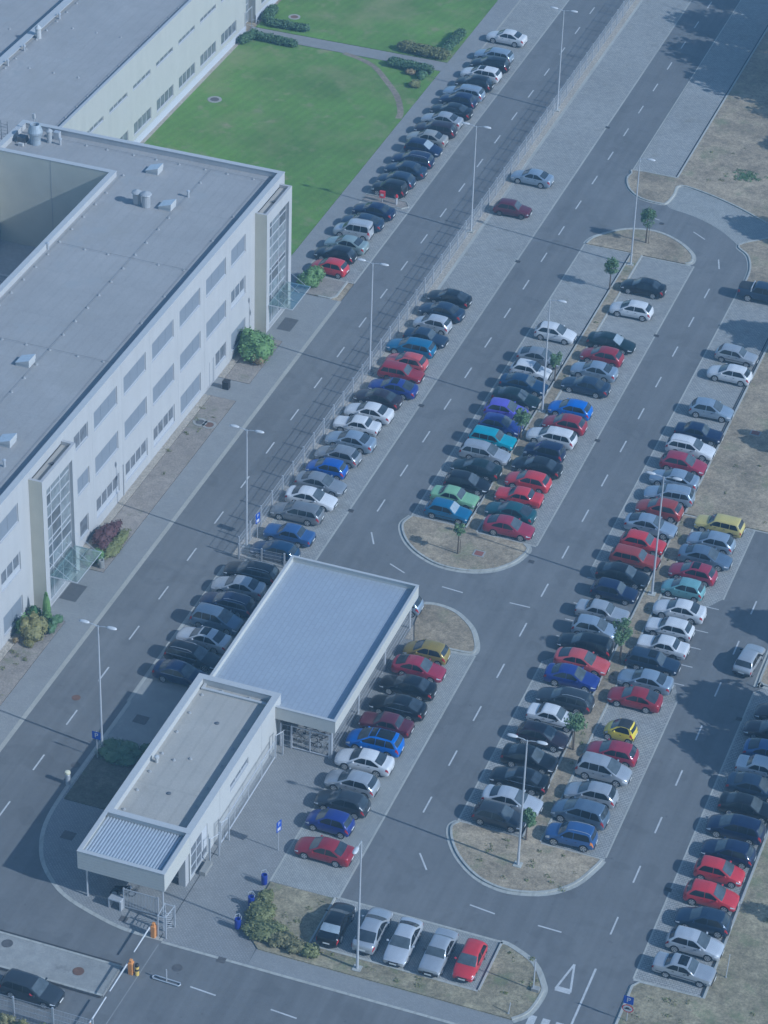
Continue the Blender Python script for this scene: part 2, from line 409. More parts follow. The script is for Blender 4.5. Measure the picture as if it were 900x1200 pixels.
line_x(-31.05, 2.0, 7.2, .16); line_x(-67.85, 7.1, 19.9, .2)
structure('flush_kerb', g, KERB)
g = MB()
rect(g, -23.32, -22.94, -150, 18.2, .016); rect(g, -28.46, -28.24, 22, 150, .016)
rect(g, -28.0, -23.1, 21.9, 22.12, .016)
structure('ochre_kerb_line', g, KERB_Y)

# raised islands and verges with kerbs
isl_m = MB()        # earth tops, one mesh per kind of ground cover
kerb_m = MB()
def island(poly, mb, kerb_path=None, z=.10, gutter=.32):
    mb.prism(poly, -.05, z)
    if kerb_path:
        strip(kerb_m, kerb_path, -.02, .16, 0, z+.03)
        if gutter: strip(kerb_m, kerb_path, -gutter, -.02, .0, .017)
dry, dryg, soil, grav, bed = MB(), MB(), MB(), MB(), MB()
c1 = smooth_path([(-4.2, -14.1), (-4.55, -15.4), (-4.1, -16.7), (-3.1, -18.1), (-1.6, -19.3), (.5, -20.15), (2.9, -20.05), (4.9, -19.1), (6.2, -17.5), (6.75, -15.9), (6.8, -14.9), (6.3, -14.4)], 4)
island(c1+[(1.9, -14.4), (1.88, 38.7), (.82, 38.7), (.82, -14.1)], dry, c1)
c2 = smooth_path([(6.4, 38.7), (6.9, 39.3), (6.5, 40.9), (4.5, 42.9), (1.8, 44.05), (-1.1, 43.35), (-3.4, 40.9), (-4.0, 39.6), (-4.1, 38.8)], 4)
island(c2+[(.8, 38.8), (1.9, 38.7)], dry, c2, z=.098)
c3 = smooth_path([(12.75, -51.2), (12.4, -51.9), (12.9, -53.3), (14.0, -54.9), (15.6, -56.3), (17.2, -57.0), (19.0, -57.1), (21.3, -56.3), (23.0, -54.6), (23.9, -52.3), (24.15, -51.3)], 4)
island(c3+[(19.25, -51.3), (19.25, -4.8), (17.85, -4.8), (17.85, -51.2)], dry, c3)
c4 = smooth_path([(4.6, -31.1), (6.8, -30.95), (7.15, -30.2), (6.5, -28.6), (5.6, -27.3), (3.9, -26.0), (2.2, -25.65), (1.0, -25.9)], 4)
island(c4+[(1.3, -28.8), (2.1, -31.1)], dry, c4)
c5 = smooth_path([(19.85, -62.6), (20.7, -62.75), (22.7, -63.8), (23.9, -65.5), (24.2, -66.5), (23.9, -68.6), (23.0, -69.75)], 4)
c5r = list(reversed(c5))
island([(2.1, -62.8), (7.05, -62.75), (7.05, -67.95), (19.88, -67.95)]+c5+[(3.9, -69.75), (3.0, -68.9), (2.1, -67.4)], dryg, c5r)
c6 = smooth_path([(.75, 56.3), (-3.85, 56.25), (-4.05, 55.3), (-4.15, 54), (-3.3, 51.9), (-1.6, 50.35), (.5, 50.0), (1.25, 50.4), (1.5, 52.4), (1.6, 54.7), (4.8, 54.0), (8.6, 52.3), (12.2, 50.1), (14.3, 48.9)], 4)
island([(.8, 150), (.8, 56.4)]+c6+[(60, 48.9), (60, 150)], dry, c6, gutter=.18)
c7 = smooth_path([(14.3, 48.8), (12.8, 47.2), (10.4, 44.6), (11.8, 42.8), (12.65, 40.3), (12.85, 37.6), (12.75, 36.4)], 4)
island([(60, 48.8)]+c7+[(60, 36.45)], dry, list(reversed(c7)) if False else c7, z=.094, gutter=.25)
island([(17.9, -4.5), (60, -4.5), (60, 29), (17.9, 29)], dry, [(17.9, 29), (17.9, -4.5)], z=.096, gutter=0)
c8 = smooth_path([(29.8, -4.7), (29.8, -24.6), (30.1, -25.7), (30.8, -26.0), (34.9, -26.0)], 3)
island(c8+[(60, -26.0), (60, -4.7)], dry, c8, z=.092)
c9 = [(34.9, -26.05), (34.9, -62.75), (30.3, -62.75), (29.85, -63.4), (29.85, -67.8), (29.3, -69.6)]
island(c9+[(29.2, -71.3), (80, -71.3), (80, -26.05)], dryg, c9, z=.09, gutter=.14)
# bed beside the gatehouse, in its shade
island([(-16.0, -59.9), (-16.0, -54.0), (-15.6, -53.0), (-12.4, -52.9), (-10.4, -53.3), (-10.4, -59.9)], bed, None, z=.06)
# strip between wall and pavement, with paved gaps
for y0, y1 in ((-120, -39.45), (-31.95, -2.65), (.65, 8.95)): soil.prism([(-28.0, y0), (-25.55, y0), (-25.55, y1), (-28.0, y1)], -.05, .03)
for y0, y1 in ((-120, -39.45), (-31.95, -2.65), (.65, 8.95)): grav.prism([(-28.69, y0), (-28.05, y0), (-28.05, y1), (-28.69, y1)], -.05, .045)
grav.prism([(-54.78, 17.2), (-54.3, 17.2), (-54.3, 70.6), (-54.78, 70.6)], -.05, .05)
soil.prism([(-27.9, 18.3), (-24.0, 18.3), (-23.75, 19.0), (-23.75, 21.8), (-27.9, 21.8)], -.05, .08)
strip(kerb_m, [(-23.65, 22.0), (-23.65, 18.9), (-24.1, 18.2), (-25.4, 18.2)], -.2, .0, 0, .11)
grav.prism([(-16.45, -25.6), (-15.15, -25.6), (-15.15, 150), (-16.45, 150)], -.05, .03)
grav.prism([(1.25, -31.0), (2.0, -31.0), (2.0, -28.9), (1.25, -28.9)], -.04, .03)
soil.prism([(-28.3, 38.6), (-26, 38.5), (-23.9, 38.5), (-23.5, 39.0), (-23.9, 39.75), (-26, 39.8), (-28.3, 39.7)], -.05, .09)
strip(kerb_m, [(-28.4, 38.45), (-23.9, 38.4), (-23.4, 39.0), (-23.9, 39.85), (-28.4, 39.85)], -.12, .0, 0, .11)
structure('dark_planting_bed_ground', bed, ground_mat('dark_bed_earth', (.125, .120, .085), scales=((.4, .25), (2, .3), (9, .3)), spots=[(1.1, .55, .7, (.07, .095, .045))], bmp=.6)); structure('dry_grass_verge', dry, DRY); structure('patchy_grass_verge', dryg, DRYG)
structure('soil_bed', soil, SOIL); structure('gravel_strip_ground', grav, GRAVEL)
strip(kerb_m, corner, -.02, .30, 0, .019)
strip(kerb_m, [(-2.8, -71.5), (23.0, -71.5)], -.2, .02, 0, .022)
strip(kerb_m, [(7.0, -67.9), (19.9, -67.9)], -.16, -.02, 0, .12); strip(kerb_m, [(19.88, -67.9), (19.88, -62.6)], -.14, .02, 0, .13)
strip(kerb_m, [(7.1, -68), (7.1, -62.6)], -.08, .06, 0, .12)
for x in (.80, 17.82): strip(kerb_m, [(x, -14 if x < 5 else -51.1), (x, 38.6 if x < 5 else -4.7)], -.07, .07, 0, .12)
for x in (1.86, 19.22): strip(kerb_m, [(x, -14.3 if x < 5 else -51.1), (x, 38.6 if x < 5 else -4.7)], -.08, .06, 0, .12)
strip(kerb_m, [(.77, 56.3), (.77, 150)], -.1, .08, 0, .12)
structure('raised_kerb', kerb_m, KERB)
g = MB()
for x, y0, y1 in ((.62, -13.8, 38.6), (17.62, -51, -28.2), (17.62, -17, 29), (34.68, -62.5, -26.3), (.58, 56.4, 150)): rect(g, x-.06, x+.06, y0, y1, .019)
structure('gutter_slot_ground', g, GUTTER)
# lawn
g = MB(); g.prism([(-54.3, 17.2), (-30.85, 17.2), (-30.85, 70.6), (-54.3, 70.6)], -.05, .04); g.prism([(-54.3, 73.1), (-30.85, 73.1), (-30.85, 150), (-54.3, 150)], -.05, .04)
structure('lawn', g, LAWN)
g = MB(); pth = smooth_path([(-42.5, 70.6), (-40.4, 70.0), (-38.0, 68.6), (-35.4, 65.6), (-33.2, 62.7), (-31.6, 59.4), (-31.2, 57.6)], 5)
strip(g, pth, -.33, .38, .04, .048)
structure('worn_footpath', g, ground_mat('worn_earth', (.25, .21, .155), scales=((.3, .2), (2.5, .3), (12, .3)), spots=[(1.2, .55, .72, (.17, .22, .08))]))
# concrete island in the lower left road
g = MB(); g.prism([(-60, -78.2), (-4.35, -78.2), (-4.35, -75.0), (-60, -75.0)], 0, .09)
structure('concrete_traffic_island', g, CONC)
g = MB(); strip(g, [(-60, -75.1), (-4.45, -75.1), (-4.45, -78.1), (-60, -78.1)], -.02, .16, .085, .115)
structure('island_kerb', g, KERB)
g = MB(); strip(g, [(-60, -75.1), (-4.45, -75.1), (-4.45, -78.1), (-60, -78.1)], .2, .34, .085, .096)
structure('island_seam', g, GUTTER)
# painted markings
g = MB()
def dash(x, y, l=2.0, w=.13, z=.006): rect(g, x-w/2, x+w/2, y-l/2, y+l/2, z)
for k in range(-5, 32): dash(-19.66, -62.69+6*k)
for k in range(0, 26): dash(-7.23, -13.52+6*k if k < 23 else -13.52+6*k)
for k in range(0, 15): dash(9.90, -50.13+6*k)
for k in range(0, 8): dash(26.97, -57.8+6*k)
def seg(a, b, w=.13, z=.006):
    dx, dy = b[0]-a[0], b[1]-a[1]; l = sqrt(dx*dx+dy*dy); nx, ny = -dy/l*w/2, dx/l*w/2
    g.quad((a[0]+nx, a[1]+ny, z), (b[0]+nx, b[1]+ny, z), (b[0]-nx, b[1]-ny, z), (a[0]-nx, a[1]-ny, z))
for a, b in [((-6.6, -17.7), (-5.8, -19.3)), ((-3.5, -21.5), (-1.9, -22.3)), ((1.7, -22.95), (3.6, -23.1)), ((7.7, -22.95), (9.5, -22.95)), ((11.2, -55.6), (12.3, -57.2)), ((16.5, -59.6), (18.5, -59.85)), ((21.8, -59.85), (23.6, -59.9)),
             ((.8, 46.8), (1.5, 46.65)), ((5.4, 45.6), (6.9, 44.5)), ((9.25, 41.0), (9.8, 39.1))]: seg(a, b)
for y in (-16.95, -20.9, -23.35, -25.85): seg((12.7, y), (17.6, y), .1)
for y in (-17.2, -20.7, -23.15, -25.75, -28.35): seg((19.5, y), (24.3, y), .1)
seg((27.0, -62.6), (27.0, -69.8), .16)
for a, b, w in [((25.45, -62.75), (24.9, -65.6), .16), ((25.45, -62.75), (26.0, -65.6), .16), ((24.88, -65.55), (26.02, -65.55), .5)]: seg(a, b, w, .006+(.001 if w > .3 else 0)+(.0006 if a[1] == -62.75 and b[0] > 25.5 else 0))
for k in range(5): rect(g, 24.0+k*.98, 24.55+k*.98, -70.6, -68.75, .006)
for x0 in (-4+4.9, 7.0, 13.0, 19.0): seg((x0, -75.0), (x0+2.0, -75.15))
pass
structure('road_markings', g, ROADPAINT)
g = MB(); seg((-2.9, -71.9), (-3.05, -81), .09); structure('road_joint_line', g, PAVE)
g = MB(); seg((-3.0, -50), (-3.05, -71.4), .05, .024); structure('plaza_joint_line', g, GUTTER)
# manholes, drains, patches in the road
def disc(name, x, y, r, m, z, label, ring=None):
    d = MB(); d.lathe([(r, -.01), (r, 0)], 20)
    o = d.build('manhole_cover', m, None, (x, y, z)); tag(o, label, 'manhole cover', 'manhole covers and drains')
    if ring:
        k = MB(); n = 24
        k.loft([[(rr*cos(2*pi*i/n), rr*sin(2*pi*i/n), zz) for i in range(n)] for rr, zz in ((r*1.0, -.015), (r*1.0, .012), (r*1.6, .012), (r*1.6, -.015))])
        k.build('rim', ring, o)
RUST = simple('rusty_iron', (.15, .085, .055), .8, var=.2); IRON = simple('worn_iron', (.10, .095, .09), .7, var=.2)
disc('a', -51.4, 53.9, .5, IRON, .055, 'round drain cover with pale ring in the large lawn', CONC)
disc('a', -51.2, 77.4, .45, RUST, .055, 'round rusty cover with pale ring on the upper lawn', CONC)
disc('a', -27.15, -7.25, .42, IRON, .05, 'dark round manhole cover in soil strip by office wall', CONC)
disc('a', -26.2, -7.35, .42, RUST, .05, 'rusty round manhole cover beside the dark one by office wall', CONC)
disc('a', -12.9, -75.9, .42, IRON, .105, 'round iron cover at the left on the concrete traffic island', None)
disc('a', -7.0, -76.6, .42, RUST, .105, 'round iron cover at the right on the concrete traffic island', None)
disc('a', -.7, -73.6, .38, IRON, .02, 'round iron cover in the road near the exit barrier', None)
disc('a', -16.9, -59.2+3.3, .35, IRON, .02, 'round cover in the road by the parking sign', None)
disc('a', -20.4, -48.9+.6, .36, RUST, .02, 'brown round cover in the left road near double-headed lamp', None)
for x, y, lb in ((-9.4, -15.3, 'below the white saloon of the fence row'), (-9.4, 3.3, 'beside the blue liftback of the fence row'), (-9.4, 32.6, 'on empty stretch of the fence row'), (-9.4, 64.8, 'far up on the fence row'), (7.45, 9.4-5.5, 'right of the dark-red car of the middle island'), (7.45, 24.0, 'right of the white car of the middle island'), (7.6, -16.6, 'by the rounded end of the middle island'), (29.5, -30.9, 'beside the dark shaded cars at right'), (29.6, -52.6, 'left of the two red hatchbacks at right'), (1.9, 46.0, 'by the upper end of the middle island')):
    d = MB(); d.box(-.26, .26, -.22, .22, -.01, .012)
    for k in range(5): d.box(-.22, .22, -.17+k*.08, -.13+k*.08, .012, .02, 1)
    tag(d.build('road_drain', [IRON, GUTTER], None, (x, y, .01)), 'small dark road drain '+lb, 'drain', 'manhole covers and drains')
d = MB(); d.box(-.5, .5, -.45, .45, -.03, .035, 1); d.box(-.36, .36, -.32, .32, .035, .045, 0)
tag(d.build('inspection_hatch', [simple('red_brown_lid', (.24, .09, .06), .8), CONC], None, (3.1, -17.3, .10)), 'square red-brown hatch with pale frame on middle island end', 'hatch')
d = MB(); d.box(-.5, .5, -.45, .45, -.03, .035, 1); d.box(-.36, .36, -.32, .32, .035, .045, 0)
tag(d.build('inspection_hatch', [simple('red_brown_lid', (.24, .09, .06), .8), CONC], None, (20.6, 10.6, .09)), 'square red-brown hatch in dry grass at right edge', 'hatch')
for x, y, w, lb in ((-14.5, -48.9, .55, 'dark square grate in shaded paving above the gatehouse bed'), (-13.9, -63.6, .5, 'dark square grate in shaded paving left of the gatehouse canopy'), (-6.3, -70.4, .3, 'small dark square grate before the gatehouse gate'), (1.9, -71.7, .3, 'small dark grate at plaza kerb by the exit road')):
    d = MB(); d.box(-w, w, -w*.9, w*.9, -.01, .01); tag(d.build('floor_grate', IRON, None, (x, y, .016)), lb, 'grate', 'manhole covers and drains')
# ------------------------------------------------------------------ buildings
def facade(mb, u0, u1, z0, z1, rects, depth, fn, mi=0, rmi=0):
    """a wall sheet with openings; fn(u, z, d) gives the point d metres inside the wall face"""
    us = sorted({u0, u1, *[r[0] for r in rects], *[r[1] for r in rects]})
    zs = sorted({z0, z1, *[r[2] for r in rects], *[r[3] for r in rects]})
    for i in range(len(us)-1):
        for j in range(len(zs)-1):
            cu, cz = (us[i]+us[i+1])/2, (zs[j]+zs[j+1])/2
            if any(r[0] < cu < r[1] and r[2] < cz < r[3] for r in rects): continue
            mb.quad(fn(us[i], zs[j], 0), fn(us[i+1], zs[j], 0), fn(us[i+1], zs[j+1], 0), fn(us[i], zs[j+1], 0), mi)
    for a, b, c, d in rects:
        for p, q in (((a, c), (b, c)), ((b, c), (b, d)), ((b, d), (a, d)), ((a, d), (a, c))):
            mb.quad(fn(*p, 0), fn(*q, 0), fn(*q, depth), fn(*p, depth), rmi)
def fbox(mb, fn, u0, u1, z0, z1, d0, d1, mi=0):
    n = len(mb.v)
    mb.v += [fn(u, z, d) for d in (d0, d1) for u, z in ((u0, z0), (u1, z0), (u1, z1), (u0, z1))]
    for q in ((0, 1, 2, 3), (7, 6, 5, 4), (0, 4, 5, 1), (1, 5, 6, 2), (2, 6, 7, 3), (3, 7, 4, 0)):
        mb.f.append(tuple(n+i for i in q)); mb.m.append(mi)
def window(parent, fn, r, kind, depth=.16):
    """one window of a facade: frame, sill, and the panes or the closed blind as its sub-part"""
    a, b, c, d = r; f = MB(); p = MB()
    t = .07
    for q in ((a, a+t, c, d), (b-t, b, c, d), (a+t, b-t, c, c+t), (a+t, b-t, d-t, d)): fbox(f, fn, *q, depth-.07, depth+.01)
    fbox(f, fn, a-.03, b+.03, c-.035, c+.003, -.03, depth-.08)          # sill
    n = max(1, round((b-a)/1.15))
    if kind == 'blind':
        k = max(1, round((b-a)/1.55))
        for i in range(k):
            x0 = a+t+(b-a-2*t)*i/k; x1 = a+t+(b-a-2*t)*(i+1)/k
            fbox(p, fn, x0+.012, x1-.012, c+t, d-t, depth-.05, depth-.02)
        fn_back = (a+t, b-t, c+t, d-t); fbox(p, fn, *fn_back, depth-.015, depth-.005)
        f_o = f.build('window', FRAME, parent); p.build('blind', BLIND, f_o)
    elif kind == 'sill':
        # four casements over a solid white apron
        ap = c+(d-c)*.24
        fbox(f, fn, a+t, b-t, c+t, ap, depth-.06, depth-.01)
        for i in range(n):
            x0 = a+t+(b-a-2*t)*i/n; x1 = a+t+(b-a-2*t)*(i+1)/n
            for q in ((x0, x0+.07, ap, d-t), (x1-.07, x1, ap, d-t), (x0+.07, x1-.07, ap, ap+.07), (x0+.07, x1-.07, d-t-.07, d-t)): fbox(f, fn, *q, depth-.05, depth)
            fbox(p, fn, x0+.07, x1-.07, ap+.07, d-t-.07, depth-.02, depth-.01)
        f_o = f.build('window', FRAME, parent); p.build('pane', PANE, f_o)
    else:
        for i in range(n):
            x0 = a+t+(b-a-2*t)*i/n; x1 = a+t+(b-a-2*t)*(i+1)/n
            if i: fbox(f, fn, x0-.045, x0+.045, c+t, d-t, depth-.06, depth)
            fbox(p, fn, x0+(.045 if i else 0), x1-.045, c+t, d-t, depth-.02, depth-.01)
        f_o = f.build('window', FRAME, parent); p.build('pane', PANE, f_o)
    return f_o

FX = -28.7                                    # the office's east wall
office = empty('office_building', (-36, -20, 0), 0, 'white three-storey office block with flat grey roof, courtyard and two stair towers', 'office building')
office.location = (0, 0, 0)
fe = lambda u, z, d: (FX-d, u, z)
wins = []
for k in range(6):
    y0 = -2.05-6.05*k if k < 5 else None
    if k < 5:
        wins += [((y0, y0+4.7, 10.0, 11.85), 'blind'), ((y0, y0+4.7, 5.45, 7.3), 'blind')]
        if k == 1: wins.append(((y0, y0+4.7, .85, 2.85), 'blind'))
        elif k > 1: wins.append(((y0, y0+4.7, 1.05, 2.95), 'sill'))
wins += [((.1, 2.65, 1.2, 2.8), 'casement'), ((3.9, 7.4, 10.0, 11.85), 'blind'), ((3.9, 7.4, 5.5, 7.4), 'sill'), ((3.9, 7.4, .9, 2.85), 'blind'),
         ((-30.2, -27.45, 10.2, 11.75), 'casement'), ((-29.8, -27.45, 5.55, 7.3), 'blind'), ((-29.6, -27.9, .95, 2.75), 'casement')]
for y in (-44.2, -50.3, -56.3): wins += [((y, y+3.5, 10.0, 11.85), 'blind'), ((y, y+3.5, 5.3, 7.1), 'sill' if y > -45 else 'blind'), ((y, y+3.5, .85, 2.75), 'blind')]
doors = [(-2.05, -.25, .05, 2.75)]
w = MB()
T1, T2 = (9.75, 16.15), (-38.7, -32.35)
HP = 13.5
for a, b in ((-62, T2[0]), (T2[1], T1[0]), (T1[1], 17.25)):
    facade(w, a, b, -.05, HP, [r for r, k in wins if a < r[0] < b]+[r for r in doors if a < r[0] < b], .2, fe)
facade(w, T2[0], T2[1], 12.7, HP, [], .2, fe); facade(w, T1[0], T1[1], 12.7, HP, [], .2, fe)
for y in [-26.7+6.05*k for k in range(6)]+[-38.75-6.05*k for k in range(1, 4)]: fbox(w, fe, y-.02, y+.02, 0, HP-.06, -.003, .01, 1)
w.quad((FX, 17.25, -.05), (-56.3, 17.25, -.05), (-56.3, 17.25, HP), (FX, 17.25, HP))           # north
w.quad((-44, 10.6, 3.0), (-44, -62, 3.0), (-44, -62, HP), (-44, 10.6, HP))                      # court, east side
w.quad((-56.3, -62, 0), (-56.3, 17.25, 0), (-56.3, 17.25, HP), (-56.3, -62, HP-4))
w.quad((FX, -62, 0), (-56.3, -62, 0), (-56.3, -62, HP), (FX, -62, HP))
# parapets: low walls behind the faces, with a metal cap
for x0, x1, y0, y1 in ((-29.2, FX-.006, -62, 17.24), (-43.99, -43.5, -62, 11.09), (-56.29, -44.0, 10.61, 11.09), (-56.29, -29.21, 16.8, 17.24), (-56.29, -55.8, 11.1, 16.79)):
    w.box(x0, x1, y0, y1, 12.6, HP-.005)
w.build('wall', [WHITE, JOINT], office)
cp = MB()
for x0, x1, y0, y1 in ((-29.24, FX+.04, -62, 17.29), (-44.03, -43.46, -62, 11.13), (-56.33, -44.04, 10.57, 11.13), (-56.33, -29.25, 16.76, 17.29), (-56.33, -55.76, 11.14, 16.75)):
    cp.box(x0, x1, y0, y1, HP, HP+.05)
cp.build('parapet_cap', CAP, office)
cl = MB(); cl.quad((-56.3, 10.6, 3.0), (-44, 10.6, 3.0), (-44, 10.6, HP), (-56.3, 10.6, HP)); cl.box(-50.22, -50.18, 10.585, 10.61, 3.6, HP, 1)
cl.build('courtyard_wall', [CLAD, JOINT], office)
rf = MB(); rf.quad((-43.5, -62, 12.95), (-29.2, -62, 12.95), (-29.2, 16.8, 12.95), (-43.5, 16.8, 12.95)); rf.quad((-55.8, 11.1, 12.95), (-43.5, 11.1, 12.95), (-43.5, 16.8, 12.95), (-55.8, 16.8, 12.95))
roof = rf.build('roof', FELT, office)
cf = MB(); rect(cf, -56.3, -44, -62, 10.6, 3.6); cf.box(-56.3, -44.6, 4.1, 4.4, 3.6, 3.75, 1)
cf.build('courtyard_roof', [simple('dark_grey_felt', (.36, .36, .35), .9), CAP], office)
ww = MB(); fw = lambda u, z, d: (-55.9-d, u, z)
facade(ww, -62, 9.8, 3.6, 9.6, [(-3+6*k, 1.6+6*k, 5.0, 8.6) for k in range(-4, 2)], .2, fw); ww.box(-60, -55.9, 9.8, 10.55, 3.6, 9.6); ww.quad((-60, -62, 9.6), (-55.9, -62, 9.6), (-55.9, 9.8, 9.6), (-60, 9.8, 9.6))
wwo = ww.build('courtyard_wing_wall', CREAM, office)
for k in range(-4, 2): window(office, fw, (-3+6*k, 1.6+6*k, 5.0, 8.6), 'casement')
for r, k in wins: window(office, fe, r, k)
for r in doors:
    d = MB(); a, b, c, e = r
    fbox(d, fe, a, a+.1, c, e, .05, .15); fbox(d, fe, b-.1, b, c, e, .05, .15); fbox(d, fe, a+.1, b-.1, e-.1, e, .05, .15); fbox(d, fe, (a+b)/2-.05, (a+b)/2+.05, c, e-.1, .05, .15)
    dd = d.build('door', FRAME, office); p = MB()
    fbox(p, fe, a+.1, (a+b)/2-.05, c+.05, e-.1, .09, .11); fbox(p, fe, (a+b)/2+.05, b-.1, c+.05, e-.1, .09, .11); p.build('pane', WHITE, dd)
# stair towers and their glass canopies
TX, TH = -27.5, 12.85
def stair_tower(y0, y1, cy0, cy1, cz):
    t = MB()
    t.box(FX+.006, TX-.02, y0+.004, y0+.02, -.05, TH-.01, 1)                  # clad side towards the camera
    t.quad((FX, y1, -.05), (TX, y1, -.05), (TX, y1, TH), (FX, y1, TH), 0)
    g0, g1, gz0, gz1 = y0+.75, y1-.72, .12, 11.6
    ft = lambda u, z, d: (TX-d, u, z)
    facade(t, y0, y1, -.05, TH, [(g0, g1, gz0, gz1)], .45, ft)
    for q in ((FX+.01, TX-.006, y0+.02, y0+.25), (FX+.01, TX-.006, y1-.25, y1-.004), (TX-.26, TX-.006, y0+.26, y1-.26)): t.box(*q, 12.4, TH-.004)
    tw = t.build('stair_tower', [WHITE, CLAD], office)
    r = MB(); rect(r, FX+.01, TX-.26, y0+.25, y1-.25, 12.5); r.lathe([(.16, 0), (.16, .16)], 10, 1, ((FX+TX)/2, (y0+y1)/2, 12.5)); r.build('tower_roof', [FELT_TAN, STEEL_D], tw)
    b = MB(); p = MB()
    us = [g0, g0+(g1-g0)*.27, g0+(g1-g0)*.63, g1]; zs = [gz0, 2.4, 3.3, 4.45, 5.55, 6.1, 7.3, 8.4, 9.5, 10.6, gz1]
    for u in us: fbox(b, ft, u-.045, u+.045, gz0, gz1, .30, .40)
    for z in zs:
        for i in range(3): fbox(b, ft, us[i]+.045, us[i+1]-.045, max(gz0, z-.04), min(gz1, z+.04), .30, .40)
    rnd = random.Random(int(y0*10)); 
    for i in range(3):
        for j in range(len(zs)-1):
            fbox(p, ft, us[i]+.045, us[i+1]-.045, zs[j]+.04, zs[j+1]-.04, .355, .365, 0 if rnd.random() < .62 else 1)
    b.build('glazing_bars', FRAME, tw); p.build('stair_glazing', [PANE_L, glass_dark('stair_glass_dark', (.11, .12, .125), .06, .6)], tw)
    # canopy: glass sheets on steel beams hung from rods
    c = MB(); o0, o1 = cy0, cy1; xo = TX+2.45
    for k in range(4):
        y = o0+(o1-o0)*k/3; c.tube([(TX-.02, y, cz-.05), (xo, y, cz-.05)], .05, 6); c.tube([(TX-.02, y, cz+1.35), (xo-.5, y, cz)], .018, 5)
    for x in (TX+.06, TX+1.2, xo): c.tube([(x, o0, cz-.06), (x, o1, cz-.06)], .035, 6)
    co = c.build('entrance_canopy', STEEL, office); gl = MB()
    for k in range(3):
        for i in range(2):
            ya, yb = o0+(o1-o0)*k/3+.02, o0+(o1-o0)*(k+1)/3-.02; xa, xb = TX+.05+i*1.21, TX+.05+(i+1)*1.21-.03
            gl.box(xa, xb, ya, yb, cz+.02, cz+.035)
    gl.build('glass_sheet', CGLASS, co)
stair_tower(*T2, -37.95, -33.2, 3.1); stair_tower(*T1, 10.3, 15.1, 2.9)
# things on the roof
z = 12.95
def skylight(x, y):
    m = MB(); m.box(-.62, .62, -.62, .62, 0, .32, 0)
    m.quad((-.66, -.66, .32), (.66, -.66, .75), (.66, .66, .75), (-.66, .66, .32), 1); m.quad((-.66, -.66, .30), (.66, -.66, .30), (.66, -.66, .75), (-.66, -.66, .32), 0)
    m.quad((.66, -.66, .3), (.66, .66, .3), (.66, .66, .75), (.66, -.66, .75), 0); m.quad((-.66, .66, .30), (.66, .66, .30), (.66, .66, .75), (-.66, .66, .32), 0)
    m.build('skylight', [CAP, simple('pale_skylight_dome', (.55, .58, .60), .2)], office, (x, y, z))
for x, y in ((-40.6, 13.4), (-36.6, 7.3), (-36.6, -22.9), (-32.6, -34.7)): skylight(x, y)
def chimney(x, y, h, r):
    m = MB(); h *= .86; m.lathe([(r, 0), (r, h*.72), (r*1.02, h*.72), (r*.9, h*.74), (r*.9, h*.80), (r*1.35, h*.80), (r*1.25, h*.86), (.06, h)], 14)
    m.build('exhaust_chimney', simple('weathered_zinc', (.38, .385, .385), .5, .1), office, (x, y, z))
chimney(-39.5, 6.9, 1.75, .38); chimney(-38.5, 6.75, 1.85, .42); chimney(-52.4, 15.0, 1.7, .26)
m = MB(); m.lathe([(.52, 0), (.50, .5), (.62, 1.0), (.72, 1.15), (.74, 1.35), (.50, 2.05), (.44, 2.1), (.36, 2.05), (.34, 1.6)], 20); m.build('exhaust_funnel', simple('pale_blue_grey_steel', (.36, .40, .43), .4, .2), office, (-53.5, 14.2, z))
m = MB(); m.box(-.45, .45, -.35, .35, .1, .65); m.box(-.5, .5, -.4, .4, 0, .1, 1); m.build('air_unit', [STEEL_D, CAP], office, (-54.8, 14.0, z))
m = MB(); m.box(-.25, .25, -.15, .15, 0, .3); m.build('air_unit', CAP, office, (-54.6, 13.2, z))
m = MB(); m.box(-.3, .3, -.25, .25, 0, .8); m.build('air_unit', STEEL, office, (-52.0, 15.9, z))
m = MB(); m.tube([(0, 0, 0), (0, 0, 2.4)], .045, 6); m.box(-.14, .14, -.1, .1, 1.9, 2.4, 1); m.tube([(.25, .1, 0), (.25, .1, 1.8)], .03, 6); m.build('antenna_mast', [STEEL, CAP], office, (-54.3, 15.6, z))
m = MB(); m.lathe([(.11, 0), (.11, .55), (.16, .55), (.16, .68), (.02, .75)], 10)
for i, (x, y) in enumerate(((-51.2, 14.9), (-35.6, 10.0), (-43.4, -4.2), (-31.2, -37.9))):
    o = m.build('vent_pipe', STEEL, office, (x, y, z)) if i == 0 else None
    if o: vp = o
    else:
        c = vp.copy(); COL.objects.link(c); c.location = (x, y, z)
m = MB(); m.lathe([(.15, 0), (.13, .07), (.05, .08), (.035, .17), (.02, .19)], 8)
pos = [(-43, y) for y in (11.5, 7.7, 5.2, 2.6, 0, -2.6, -5.1, -7.6, -10.1, -12.6, -15, -17.6, -20.2)]+[(-35.65, y) for y in (13, 5.5, 3.1, .4, -2.1, -4.8, -7.4, -10, -12.4, -14.9, -17.4, -20.1, -22.7, -25.1, -27.5, -30.1)]
pos += [(x, 15.7) for x in (-48.8, -46.6, -43.8, -41.4, -39, -36.3, -34, -31.3)]+[(x, -2.95) for x in (-40.3, -38, -33, -30.5)]+[(x, -20.1) for x in (-40.2, -37.9, -33, -30.6)]+[(-30.2, -8), (-30.2, -13), (-30.2, 3), (-30.2, 8)]
pos = [p for p in pos]
blk = m.build('conductor_block', simple('pale_block', (.36, .36, .35), .8), office, (*pos[0], z))
for p in pos[1:]:
    c = blk.copy(); COL.objects.link(c); c.location = (*p, z)
m = MB()
